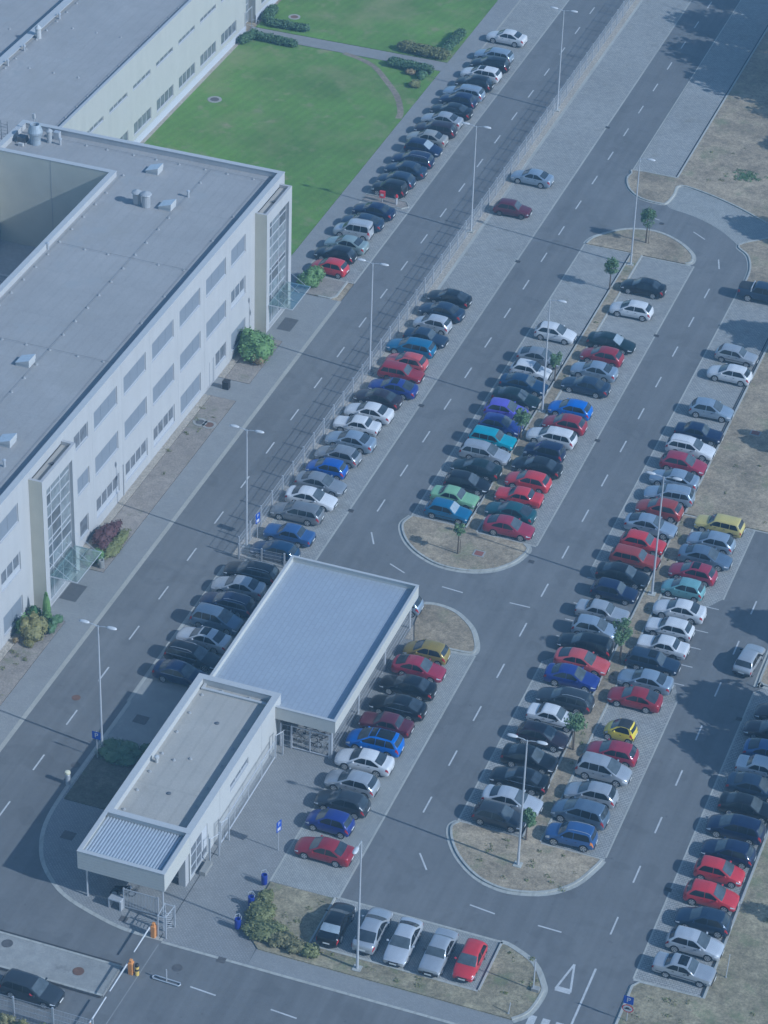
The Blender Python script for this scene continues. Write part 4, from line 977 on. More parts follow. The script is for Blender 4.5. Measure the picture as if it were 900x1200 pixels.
for x, y, h, lb in ((35.9, -60.1, 2.1, 'thin steel pole on verge beside the two silver cars at lower right'), (34.3, -68.6, 1.3, 'thin short stake on the lower right verge'), (22.6, -69.3, .9, 'short pale stake on corner verge near the zebra stripes')):
    t = empty('stake', (x, y, .09), 0, lb, 'post'); m = MB(); m.tube([(0, 0, 0), (.05, .15, h)], .035, 6); m.build('pole', LAMPM, t)
    m = MB(); m.lathe([(.09, 0), (.09, .05)], 8); m.build('foot', CONC, t)

# bicycles in the shelter, motorcycle under the canopy
def bicycle(x, y, rz, label, col):
    t = empty('bicycle', (x, y, .012), rz, label, 'bicycle', 'bicycles in the shelter')
    for wx in (-.52, .52):
        m = MB(); n = 20
        m.loft([[(wx+r*cos(2*pi*k/n), yy, .34+r*sin(2*pi*k/n)) for k in range(n)] for r, yy in ((.34, -.02), (.345, .02), (.29, .02), (.29, -.02), (.34, -.02))]); wo = m.build('wheel', BLACK, t)
        m = MB()
        for k in range(6): m.tube([(wx, 0, .34), (wx+.3*cos(k*pi/3), 0, .34+.3*sin(k*pi/3))], .005, 3)
        m.build('spokes', STEEL, wo)
    m = MB()
    for a, b in (((-.52, .34), (-.1, .3)), ((-.1, .3), (.35, .8)), ((-.18, .82), (.35, .82)), ((-.1, .3), (-.2, .9)), ((-.52, .34), (-.18, .8)), ((.52, .34), (.34, .95))): m.tube([(a[0], 0, a[1]), (b[0], 0, b[1])], .022, 6)
    m.build('frame', col, t); m = MB(); m.tube([(.28, -.28, 1.02), (.36, -.1, .98), (.36, .1, .98), (.28, .28, 1.02)], .018, 6); m.build('handlebar', STEEL, t)
    m = MB(); m.rbox(-.36, -.1, -.08, .08, .9, .97, .02); m.build('saddle', BLACK, t)
bicycle(-1.55, -45.8, .3, 'dark bicycle left of two behind the shelter gate', STEEL_D); bicycle(.1, -45.6, .35, 'bicycle at the right post behind the shelter gate', STEEL_D)
bicycle(.2, -46.9, .2, 'grey bicycle close behind the shelter gate wires', STEEL); bicycle(-1.3, -46.7, .25, 'dark bicycle with low frame nearest the shelter gate', STEEL_D)
t = empty('motorcycle', (-7.35, -68.2, .012), radians(20), 'dark motorcycle parked in the shade under the gatehouse canopy', 'motorcycle')
for wx in (-.62, .65):
    m = MB(); n = 18; m.loft([[(wx+r*cos(2*pi*k/n), yy, .31+r*sin(2*pi*k/n)) for k in range(n)] for r, yy in ((.29, -.07), (.31, 0), (.29, .07), (.2, .07), (.2, -.07), (.29, -.07))]); wo = m.build('wheel', BLACK, t); m = MB(); m.tube([(wx, -.05, .31), (wx, .05, .31)], .19, 12); m.build('rim', RIM, wo)
m = MB(); m.loft([[(x, w*cos(2*pi*k/10), zc+hh*sin(2*pi*k/10)) for k in range(10)] for x, w, zc, hh in ((-.7, .06, .72, .05), (-.4, .16, .68, .12), (0, .2, .62, .26), (.3, .2, .78, .2), (.5, .14, .85, .18), (.62, .05, .86, .08))], True, True); m.build('body', PLASTIC, t, smooth=True)
m = MB(); m.rbox(-.6, .05, -.15, .15, .78, .9, .05); m.build('saddle', BLACK, t); m = MB(); m.tube([(.25, -.38, 1.02), (.42, -.12, 1.0), (.42, .12, 1.0), (.25, .38, 1.02)], .022, 6); m.tube([(.65, 0, .31), (.42, 0, 1.0)], .04, 6); m.build('handlebar', STEEL, t)
m = MB(); m.lathe([(.03, -.1), (.1, -.06), (.12, .02), (.06, .1)], 12, 0, (.58, 0, .92)); m.build('headlight', HEADL, t); m = MB(); m.tube([(-.1, .18, .3), (-.7, .2, .36)], .06, 8); m.build('exhaust', RIM, t)

# ------------------------------------------------------------------ plants
def leaves(mb, centre, rad, n, size, rnd, mi=0, shell=.55):
    cx, cy, cz = centre; rx, ry, rz = rad
    for _ in range(n):
        while True:
            u = Vector((rnd.uniform(-1, 1), rnd.uniform(-1, 1), rnd.uniform(-1, 1)))
            if shell*rnd.random() < u.length <= 1: break
        p = Vector((cx+u.x*rx, cy+u.y*ry, cz+u.z*rz)); s = size*rnd.uniform(.6, 1.35)
        nrm = (u*.8+Vector((rnd.gauss(0, .5), rnd.gauss(0, .5), rnd.gauss(.35, .5)))).normalized()
        a = nrm.cross(Vector((rnd.random(), rnd.random(), rnd.random()+.1))).normalized(); b = nrm.cross(a)
        mb.quad(p-a*s*.5-b*s*.32, p+a*s*.1-b*s*.5, p+a*s*.55+b*s*.3, p-a*s*.1+b*s*.5, mi)
def clumps(mb, centre, rad, nclump, per, size, rnd, csize=.4):
    for _ in range(nclump):
        while True:
            u = Vector((rnd.uniform(-1, 1), rnd.uniform(-1, 1), rnd.uniform(-1, 1)))
            if .35 < u.length <= 1: break
        c = (centre[0]+u.x*rad[0]*.8, centre[1]+u.y*rad[1]*.8, centre[2]+u.z*rad[2]*.85); k = csize*rnd.uniform(.7, 1.3)
        leaves(mb, c, (rad[0]*k, rad[1]*k, rad[2]*k*.8), per, size, rnd)
def tree(x, y, h, r, label, seed, crown_h=None, name='young_tree', mat=None, leaf=.12, nclump=34, per=60, z=.1, group='young trees of the car park'):
    rnd = random.Random(seed); t = empty(name, (x, y, z), rnd.uniform(0, 6), label, 'tree', group)
    ch = crown_h or h*.5; zc = h-ch/2
    m = MB(); top = (rnd.uniform(-.1, .1), rnd.uniform(-.1, .1), h-ch*.3); tr = .035+h*.009
    m.tube([(0, 0, -.05), (.02, .01, h*.3), (top[0]*.6, top[1]*.6, zc), top], [tr*1.3, tr, tr*.7, tr*.3], 7)
    for k in range(7):
        a = k*2.4; z0 = zc-ch*.4+ch*.1*k; m.tube([(top[0]*.5, top[1]*.5, z0), (r*.55*cos(a), r*.55*sin(a), z0+ch*.16), (r*.8*cos(a+.2), r*.8*sin(a+.2), z0+ch*.24)], [tr*.45, tr*.3, tr*.12], 5)
    m.build('trunk', BARK, t); c = MB(); clumps(c, (top[0], top[1], zc), (r*.95, r*.95, ch/2), nclump, per, leaf, rnd, .34); c.build('crown', mat or LEAF, t)
    if h < 6:
        m = MB(); m.tube([(.28, .1, 0), (.26, .1, h*.42)], .03, 6); m.build('stake', BARK, t)
    return t
tree(1.4, -18.0, 3.0, .62, 'smallest young tree with tiny round crown on near island end', 1, 1.1, nclump=16)
tree(1.5, 41.3, 4.2, .85, 'young tree on the curved upper end of the middle island', 2, 2.3)
tree(.75, 30.7, 3.6, .8, 'young tree on the middle island between two empty bays', 3, 2.0)
tree(.8, 12.1, 3.2, .75, 'young tree beside the small white boxy hatchback', 4, 1.8, nclump=22)
tree(.9, 1.3, 3.4, .85, 'young tree between cyan estate and white hatchback', 5, 1.8)
tree(18.6, -27.4, 4.6, 1.0, 'tallest young tree in right island by the light-red hatchback', 6, 2.8, nclump=34)
tree(18.35, -39.7, 3.8, .95, 'young tree in right island beside the yellow microcar', 7, 1.8)
tree(18.15, -51.3, 3.0, .75, 'young tree at near end of right island beside dark-grey hatchback', 8, 1.7)
tree(41.0, -53.2, 4.2, 1.0, 'sapling on the verge past the right edge near red hatchbacks', 9, 2.2)
big = dict(name='large_tree', mat=LEAF_D, leaf=.5, z=.05, group='large trees beyond the car park edge')
for i, (x, y, h, r, ch, nc) in enumerate(((13.3, 79.2, 12, 4.0, 9, 110), (13.5, 85, 14.5, 4.6, 10.5, 120), (14.0, 92.5, 16.5, 5.0, 12.5, 140), (14.5, 101, 17.5, 5.2, 13, 140), (18.5, 66.5, 7.5, 2.8, 5, 70), (19.5, 75.5, 10.5, 4.4, 8, 110), (21, 84.5, 12, 5, 9, 120),
        (39.4, -19.2, 8.8, 2.9, 6, 110), (39.2, -31.4, 9.6, 3.6, 7.4, 140), (39.6, -36.6, 8.8, 3.2, 6.6, 120), (20.0, 47.6, 7.5, 2.7, 5.4, 80), (25.5, 26.6, 8.0, 3.0, 5.4, 80), (28.5, 8.6, 6.0, 1.8, 4, 40))):
    tree(x, y, h, r, ['leafy tree past the upper right edge, nearest the big road shadow', 'leafy tree past upper right edge, second from the road shadow tip', 'tall leafy tree past upper right edge behind two others', 'tall leafy tree past upper right edge, farthest of all', 'smaller leafy tree past the upper right verge', 'leafy tree past upper right verge shading dry grass', 'leafy tree past upper right verge behind the shaded grass',
        'leafy tree past right edge shading the road above the silver hatchback', 'leafy tree past right edge shading the dark parked cars', 'leafy tree past right edge, nearest of the shading pair', 'leafy tree past right edge shading the paved pad', 'leafy tree past right edge shading the bay below the pickup', 'small leafy tree past right edge on the dry grass'][i], 30+i, ch, nclump=int(nc*.85), per=52, **big)

def blob(mb, c, r, rnd, n=12, mi=0):
    """an uneven closed core inside a shrub"""
    rings = []
    for i in range(1, 6):
        th = pi*i/6; rings.append([(c[0]+r[0]*sin(th)*cos(2*pi*k/n)*rnd.uniform(.85, 1.05), c[1]+r[1]*sin(th)*sin(2*pi*k/n)*rnd.uniform(.85, 1.05), c[2]-r[2]*cos(th)) for k in range(n)])
    mb.loft(rings, True, True, mi)
def shrub(x, y, rx, ry, h, mat, label, seed, leaf=.16, n=900, name='shrub', lumps=7, group=None, z=.05):
    rnd = random.Random(seed); t = empty(name, (x, y, z), 0, label, 'shrub', group); c = MB()
    for k in range(lumps):
        a = 2*pi*k/lumps+rnd.uniform(-.4, .4); q = rnd.uniform(.25, .62) if k else 0
        hh = h*rnd.uniform(.55, .95) if k else h
        ctr = (rx*q*cos(a), ry*q*sin(a), hh*.5); rad = (rx*rnd.uniform(.42, .6), ry*rnd.uniform(.42, .6), hh*.52)
        blob(c, ctr, [v*.8 for v in rad], rnd); leaves(c, ctr, rad, n//lumps, leaf, rnd, shell=1.3)
    c.build('foliage', mat, t); m = MB()
    for k in range(4): m.tube([(0, 0, -.05), (rx*.3*cos(k*1.6), ry*.3*sin(k*1.6), h*.6)], [.04, .015], 5)
    m.build('stems', BARK, t); return t
shrub(-26.9, 5.5, 1.9, 2.3, 2.7, LEAF_G, 'big bright-green round shrub at the foot of the upper stair tower', 50, .2, 2600, lumps=11)
shrub(-26.0, 4.6, .8, 1.2, 1.3, LEAF_B, 'brownish shrub beside the big green one', 51, .15, 600)
shrub(-26.9, 20.2, 1.35, 1.5, 2.0, LEAF_G, 'bright-green round shrub next to the small red hatchback', 52, .18, 1500, lumps=9)
shrub(-27.2, -27.3, 1.15, 2.6, 1.15, LEAF_R, 'dark purple barberry bed against the office wall', 53, .14, 1700, lumps=9)
shrub(-26.1, -28.0, .85, 2.5, .7, LEAF_O, 'low yellow-green shrub bed beside the purple one', 54, .13, 1500, lumps=9)
shrub(-26.6, -30.6, .7, .7, 1.3, LEAF_G, 'small bright shrub under the glass canopy end', 55, .15, 500)
shrub(-27.2, -31.4, .7, .8, .9, LEAF_H, 'grey-green low shrub behind the concrete bin', 56, .12, 500)
shrub(-26.9, -42.2, 1.45, 1.5, 2.1, LEAF_Y, 'golden-yellow shrub below the slim conifer', 57, .16, 1400, lumps=9)
shrub(-28.0, -42.0, .85, 1.2, 1.8, LEAF_G, 'bright-green shrub against the wall left of the golden one', 58, .16, 700)
shrub(-27.9, -40.2, .6, .7, 1.6, LEAF_D, 'dark-green shrub between the wall and conifer', 59, .14, 600)
shrub(-26.0, -40.5, .7, 1.4, .9, LEAF_H, 'low grey-green shrub right of the golden shrub', 60, .12, 400)
shrub(-26.8, -43.6, .6, .5, .6, LEAF_Y, 'low pale-yellow shrub on soil below the golden one', 61, .12, 350)
shrub(-28.0, -43.6, .35, .35, .5, LEAF_B, 'tiny brown shrub on soil by the wall', 62, .1, 160, lumps=4)
rnd = random.Random(70); t = empty('conifer', (-26.9, -40.0, .05), 0, 'slim pointed green conifer by the lower stair tower', 'tree'); c = MB()
for k in range(9): zz = .3+k*.3; leaves(c, (0, 0, zz), (.5*(1-k/10.5), .5*(1-k/10.5), .3), 150, .13, rnd)
blob(c, (0, 0, 1.4), (.34, .34, 1.4), rnd); c.build('foliage', LEAF_G, t); m = MB(); m.tube([(0, 0, -.05), (0, 0, 2.6)], [.06, .01], 6); m.build('trunk', BARK, t)
for x, y, rx, ry, h, mt, lb, s in ((2.9, -66.6, 1.05, 1.5, .95, LEAF_O, 'olive-green ground-hugging shrub behind the lowest blue bin', 80), (3.7, -68.0, 1.5, 1.1, .9, LEAF_O, 'broad olive shrub at plaza corner, second from the bins', 81), (5.3, -68.5, 1.1, .8, .85, LEAF_O2, 'brown-green shrub in the middle of plaza shrub row', 82), (6.5, -68.8, .9, .65, .85, LEAF_O2, 'brownish shrub of the row, second from the black saloon', 85), (7.6, -68.85, .75, .55, .85, LEAF_O, 'last olive shrub of the row, nearest the black saloon', 83), (2.5, -64.7, .6, .6, .7, LEAF_O, 'small green shrub between the two upper blue bins', 84)):
    shrub(x, y, rx*1.15, ry*1.15, h, mt, lb, s, .13, int(2200*rx*ry)+400, group='shrubs on the plaza corner', lumps=15, z=.1)
shrub(-12.4, -52.4, .8, .7, .6, LEAF_H, 'small dark juniper tuft against the gatehouse wall in shade', 86, .13, 420)
shrub(-14.1, -53.5, 2.1, 1.5, .75, LEAF_H, 'low dark juniper spreading in the shade beside the gatehouse', 85, .14, 1600, lumps=11)
def hedge(pts, w, h, mat, label, seed, n):
    """a clipped hedge along a line"""
    rnd = random.Random(seed); t = empty('hedge', (0, 0, 0), 0, label, 'hedge', 'clipped hedges round the lawns'); c = MB()
    tot = sum(sqrt((b[0]-a[0])**2+(b[1]-a[1])**2) for a, b in zip(pts[:-1], pts[1:]))
    for a, b in zip(pts[:-1], pts[1:]):
        l = sqrt((b[0]-a[0])**2+(b[1]-a[1])**2); k = max(2, int(l/.38))
        for i in range(k+1):
            p = (a[0]+(b[0]-a[0])*i/k, a[1]+(b[1]-a[1])*i/k, h*.5); rr = (w*.5*rnd.uniform(.85, 1.12), w*.5*rnd.uniform(.85, 1.12), h*.46*rnd.uniform(.75, 1.22))
            blob(c, p, [v*.70 for v in rr], rnd, 9); leaves(c, p, (rr[0]*1.08, rr[1]*1.08, rr[2]*1.05), int(3.4*n*l/tot/(k+1)), .17, rnd, shell=1.2)
    c.build('foliage', mat, t)
    m = MB(); m.tube([(*pts[0], 0), (*pts[0], h*.6)], .03, 5); m.tube([(*pts[-1], 0), (*pts[-1], h*.6)], .03, 5); m.build('stems', BARK, t)
hedge([(-53.9, 77.6), (-53.7, 74.9)], 1.3, 1.1, LEAF_H, 'short clipped hedge by the entrance, above the garden path', 90, 700)
hedge([(-53.0, 74.1), (-48.6, 74.3)], 1.1, 1.0, LEAF_H, 'clipped hedge along the upper side of the garden path', 91, 900)
hedge([(-54.0, 68.4), (-53.4, 70.4)], 1.2, 1.1, LEAF_H, 'short clipped hedge against the cream wall below the path', 92, 600)
hedge([(-52.8, 70.2), (-48.3, 69.9)], 1.1, 1.0, LEAF_H, 'clipped hedge along the lower side of the garden path', 93, 900)
hedge([(-36.4, 74.2), (-33.6, 73.9), (-31.6, 73.9)], 1.7, 1.2, LEAF_O, 'mixed olive hedge at the path end, upper side', 94, 1800)
hedge([(-31.8, 74.4), (-31.6, 80.2)], 1.2, 1.1, LEAF_H, 'green hedge running up along the pavement edge', 95, 1200)
hedge([(-36.2, 69.9), (-32.0, 69.5)], 1.4, 1.1, LEAF_H, 'green hedge at the path end, lower side', 96, 1500)
shrub(-32.2, 68.2, .8, 1.0, .9, LEAF_H, 'round green shrub below the hedge by the upper pavement', 97, .15, 500)
shrub(-32.1, 65.9, .75, .85, .8, LEAF_O, 'round olive shrub on the lawn corner beside the bare path', 98, .15, 450)
shrub(-33.6, 68.6, .8, .7, .7, LEAF_B, 'brown low shrub by the hedge near the bare path', 99, .13, 350)
rnd = random.Random(100)
for i in range(7): shrub(-15.5+1.5*i, -83.35+rnd.uniform(-.1, .1), .9, .5, 1.15, (LEAF_O, LEAF_O2, LEAF_Y)[i % 3], 'flowering yellow-green shrub behind the bottom-left fence', 101+i, .13, 420, group='shrubs behind the bottom fence')
# weeds in the dry verges (nobody could count them)
rnd = random.Random(110); c = MB()
for _ in range(150):
    z_ = rnd.choice([(19, 24, -4, 0, 60)]*0+[(2.6, 6.8, -69, -63.2), (8, 19, -69.4, -68.2), (20.2, 23.4, -69, -63.4), (35.2, 44, -68, -30), (30.5, 36, -70.5, -63.3), (1.0, 1.8, -13, 38), (18, 19.1, -50, -5), (13.5, 23, -56, -51.8), (2.5, 12, 56, 68), (18.5, 30, -4, 12), (14, 19, 37, 46), (-28, -25.7, -31, -4), (-28, -25.7, -60, -44.5)])
    x, y = rnd.uniform(z_[0], z_[1]), rnd.uniform(z_[2], z_[3])
    leaves(c, (x, y, .12), (rnd.uniform(.12, .45), rnd.uniform(.12, .45), .07), rnd.randint(10, 40), .09, rnd)
tag(c.build('weeds', LEAF_O), 'scattered green weeds in the dry grass of verges and islands', 'weeds', None, 'stuff')
rnd = random.Random(111); c = MB()
for _ in range(60): x, y = 7.6+rnd.gauss(0, .8), 59.5+rnd.gauss(0, .6); leaves(c, (x, y, .12), (.3, .3, .1), 22, .12, rnd)
tag(c.build('weed_patch', LEAF), 'dark green weed patch in the dry grass at upper right', 'weeds', None, 'stuff')
# ------------------------------------------------------------------ cars
# top line of the side view: (distance from the nose, height); a, b cowl and front roof edge; c, d rear roof edge and rear glass foot
KINDS = {
 'saloon':  dict(name='saloon_car', L=4.55, W=1.76, top=[(0, .52), (.05, .64), (.25, .74), (.7, .85), (1.22, .95), (1.98, 1.36), (2.5, 1.43), (3.0, 1.40), (3.25, 1.34), (3.92, 1.06), (4.38, 1.02), (4.5, .93), (4.55, .62)], a=1.22, b=1.98, c=3.25, d=3.92, belt=.90, tum=.42, seats=2, wb=(.86, 3.55), R=.315, sill=.24),
 'oldsaloon': dict(name='saloon_car', L=4.35, W=1.66, top=[(0, .5), (.03, .76), (.2, .82), (.7, .86), (1.28, .92), (1.82, 1.33), (2.2, 1.38), (2.9, 1.37), (3.05, 1.33), (3.5, .98), (4.22, .94), (4.32, .88), (4.35, .5)], a=1.28, b=1.82, c=3.05, d=3.5, belt=.88, tum=.33, seats=2, wb=(.78, 3.3), R=.29, sill=.26, old=True),
 'liftback': dict(name='liftback_car', L=4.5, W=1.75, top=[(0, .52), (.05, .64), (.25, .74), (.7, .84), (1.2, .94), (1.98, 1.36), (2.5, 1.42), (3.0, 1.37), (3.2, 1.33), (4.12, 1.03), (4.36, .99), (4.46, .9), (4.5, .6)], a=1.2, b=1.98, c=3.2, d=4.12, belt=.89, tum=.42, seats=2, wb=(.86, 3.45), R=.315, sill=.24),
 'hatch':   dict(name='hatchback_car', L=4.15, W=1.74, top=[(0, .52), (.05, .64), (.22, .74), (.6, .85), (1.08, .96), (1.86, 1.38), (2.3, 1.46), (3.0, 1.44), (3.5, 1.37), (3.93, 1.0), (4.05, .9), (4.15, .6)], a=1.08, b=1.86, c=3.5, d=3.93, belt=.92, tum=.42, seats=2, wb=(.82, 3.42), R=.315, sill=.24),
 'smallhatch': dict(name='hatchback_car', L=3.75, W=1.66, top=[(0, .52), (.05, .66), (.2, .76), (.5, .87), (.88, .98), (1.62, 1.40), (2.1, 1.48), (2.8, 1.46), (3.22, 1.39), (3.58, 1.0), (3.68, .9), (3.75, .6)], a=.88, b=1.62, c=3.22, d=3.58, belt=.93, tum=.40, seats=2, wb=(.70, 3.15), R=.295, sill=.24),
 'oldhatch': dict(name='hatchback_car', L=3.95, W=1.65, top=[(0, .5), (.03, .72), (.2, .79), (.7, .86), (1.12, .93), (1.68, 1.35), (2.1, 1.40), (3.0, 1.39), (3.3, 1.35), (3.72, .95), (3.9, .86), (3.95, .55)], a=1.12, b=1.68, c=3.3, d=3.72, belt=.88, tum=.34, seats=2, wb=(.76, 3.22), R=.29, sill=.25, old=True),
 'estate':  dict(name='estate_car', L=4.6, W=1.76, top=[(0, .52), (.05, .64), (.25, .74), (.7, .85), (1.22, .95), (1.98, 1.37), (2.5, 1.45), (3.6, 1.44), (4.12, 1.38), (4.46, 1.0), (4.54, .9), (4.6, .6)], a=1.22, b=1.98, c=4.12, d=4.46, belt=.91, tum=.40, seats=3, wb=(.86, 3.55), R=.315, sill=.24),
 'oldestate': dict(name='estate_car', L=4.3, W=1.66, top=[(0, .5), (.03, .74), (.2, .80), (.7, .86), (1.2, .93), (1.75, 1.36), (2.2, 1.41), (3.4, 1.41), (3.85, 1.38), (4.16, .95), (4.26, .86), (4.3, .55)], a=1.2, b=1.75, c=3.85, d=4.16, belt=.88, tum=.33, seats=3, wb=(.78, 3.3), R=.29, sill=.25, old=True),
 'mpv':     dict(name='people_carrier', L=4.45, W=1.80, top=[(0, .55), (.05, .70), (.2, .80), (.5, .92), (.95, 1.06), (1.85, 1.52), (2.4, 1.62), (3.4, 1.60), (3.95, 1.52), (4.30, 1.1), (4.4, .95), (4.45, .6)], a=.95, b=1.85, c=3.95, d=4.30, belt=1.0, tum=.38, seats=3, wb=(.86, 3.55), R=.325, sill=.25),
 'suv':     dict(name='off_road_car', L=3.85, W=1.66, top=[(0, .6), (.04, .78), (.2, .88), (.6, .96), (1.0, 1.03), (1.6, 1.52), (2.0, 1.60), (3.0, 1.60), (3.5, 1.55), (3.74, 1.08), (3.8, .95), (3.85, .65)], a=1.0, b=1.6, c=3.5, d=3.74, belt=.98, tum=.30, seats=2, wb=(.72, 3.12), R=.33, sill=.32),
 'van':     dict(name='van', L=4.1, W=1.70, top=[(0, .55), (.05, .7), (.2, .80), (.6, .92), (1.0, 1.02), (1.62, 1.60), (2.0, 1.70), (3.6, 1.72), (3.95, 1.68), (4.05, 1.1), (4.08, .9), (4.1, .6)], a=1.0, b=1.62, c=3.95, d=4.05, belt=1.0, tum=.20, seats=3, wb=(.78, 3.4), R=.31, sill=.26),
 'micro':   dict(name='microcar', L=2.52, W=1.52, top=[(0, .55), (.04, .7), (.15, .82), (.35, .95), (.55, 1.04), (1.15, 1.44), (1.5, 1.53), (2.0, 1.50), (2.2, 1.42), (2.42, 1.0), (2.48, .85), (2.52, .55)], a=.55, b=1.15, c=2.2, d=2.42, belt=.95, tum=.36, seats=1, wb=(.38, 2.2), R=.29, sill=.24),
 'pickup':  dict(name='pickup_truck', L=5.1, W=1.80, top=[(0, .6), (.05, .9), (.3, 1.0), (.8, 1.06), (1.35, 1.12), (1.95, 1.62), (2.3, 1.74), (3.2, 1.74), (3.42, 1.70), (3.62, 1.34), (5.0, 1.30), (5.06, 1.2), (5.1, .7)], a=1.35, b=1.95, c=3.42, d=3.62, belt=1.08, tum=.28, seats=2, wb=(.95, 4.0), R=.37, sill=.42),
}
def interp(tab, x):
    if x <= tab[0][0]: return tab[0][1]
    for (x0, y0), (x1, y1) in zip(tab[:-1], tab[1:]):
        if x <= x1: return y0+(y1-y0)*(x-x0)/(x1-x0)
    return tab[-1][1]
class CarShape:
    def __init__(s, k):
        s.k = k; s.L = k['L']; s.w = k['W']/2; s.H = max(z for _, z in k['top']); s.old = k.get('old', False)
    def top(s, x):
        e = .05 if .3 < x < s.L-.3 else .012
        return sum(interp(s.k['top'], min(max(x+d*e, 0), s.L)) for d in (-1, -.5, 0, .5, 1))/5
    def half(s, x):
        f = min(x, .6)/.6; r = min(s.L-x, .5)/.5
        a = (.90 if s.old else .83); b = (.93 if s.old else .87)
        return s.w*(a+(1-a)*sqrt(max(0, 1-(1-f)**2)))*(b+(1-b)*sqrt(max(0, 1-(1-r)**2)))
    def belt(s, x): return s.k['belt']+.035*(x/s.L)
    def sec(s, x):
        w = s.half(x); zt = s.top(x); b = min(s.belt(x), zt-.10); zb = s.k['sill']
        R = s.k['R']; arch = 0
        for xw in s.k['wb']:
            dx = abs(x-xw); Ra = R+.055
            if dx < Ra: arch = R+sqrt(Ra*Ra-dx*dx)
        e = .10*max(0, 1-min(x, s.L-x)/.12)
        z0 = max(zb+e, arch); z1 = max(zb+.13+e, arch+.005); z2 = max(.55, arch+.01); z3 = max(b-.10, z2+.02)
        b = max(b, z3+.01); zt = max(zt, b+.03)
        ys = .945*w-s.k['tum']*max(0, zt-.05-b)
        zs = zt-min(.06, (zt-b)*.5)
        P = [(.90*w, z0), (.975*w, z1), (w, z2), (.985*w, z3), (.945*w, b)]
        for t in (.25, .5, .75, 1): P.append((.945*w+(ys-.945*w)*t, b+(zs-b)*t))
        c = .03 if zt > b+.2 else .035
        P += [(ys-(.055 if zt > b+.2 else .09), zt-.012), (ys*.6, zt+c*.6), (0, zt+c)]
        return P
    def pt(s, x, sg):
        """surface point; sg from 0 (sill) to 11 (middle of the roof), negative on the right side"""
        P = s.sec(x); a = abs(sg); i = min(int(a), 10); t = a-i
        y = P[i][0]+(P[i+1][0]-P[i][0])*t; z = P[i][1]+(P[i+1][1]-P[i][1])*t
        return Vector((x, y if sg >= 0 else -y, z))
    def patch(s, mb, xs, sgs, off=.012, mi=0):
        n = len(mb.v); k = len(sgs)
        for x in xs:
            for sg in sgs:
                p = s.pt(x, sg); e = .02
                tx = s.pt(min(x+e, s.L), sg)-s.pt(max(x-e, 0), sg); sa = max(min(abs(sg)-.15, 10.9), .05); sb = min(max(abs(sg)+.15, .3), 11)
                sgn = 1 if sg >= 0 else -1
                ts = (s.pt(x, sgn*sb)-s.pt(x, sgn*sa))*sgn
                nn = tx.cross(ts)
                if nn.length < 1e-7: nn = Vector((0, sgn, .5))
                nn.normalize()
                if nn.y*sgn+nn.z*.5 < 0: nn = -nn
                if abs(sg) >= 10.99: nn.y = 0; nn.normalize()
                mb.v.append(tuple(p+nn*off))
        for i in range(len(xs)-1):
            for j in range(k-1):
                mb.f.append((n+i*k+j, n+i*k+j+1, n+(i+1)*k+j+1, n+(i+1)*k+j)); mb.m.append(mi)
    def xat(s, z, lo, hi, rising):
        for _ in range(30):
            m = (lo+hi)/2
            if (s.top(m) < z) == rising: lo = m
            else: hi = m
        return (lo+hi)/2
def lin(a, b, n): return [a+(b-a)*i/(n-1) for i in range(n)]
def shift(mb, L):
    # nose towards +X, origin under the middle; nose, windscreen and tail bow outwards in plan
    w = BOW[1]
    mb.v = [((L/2-x+BOW[0]*cos(pi*min(max(x/L, 0), 1))*max(0, 1-(y/w)**2))*BOW[2], -y, z) for x, y, z in mb.v]
    return mb
BOW = [0, 1, 1]
CARMESH = {}
CHROME = simple('chrome', (.6, .6, .6), .2, .8)
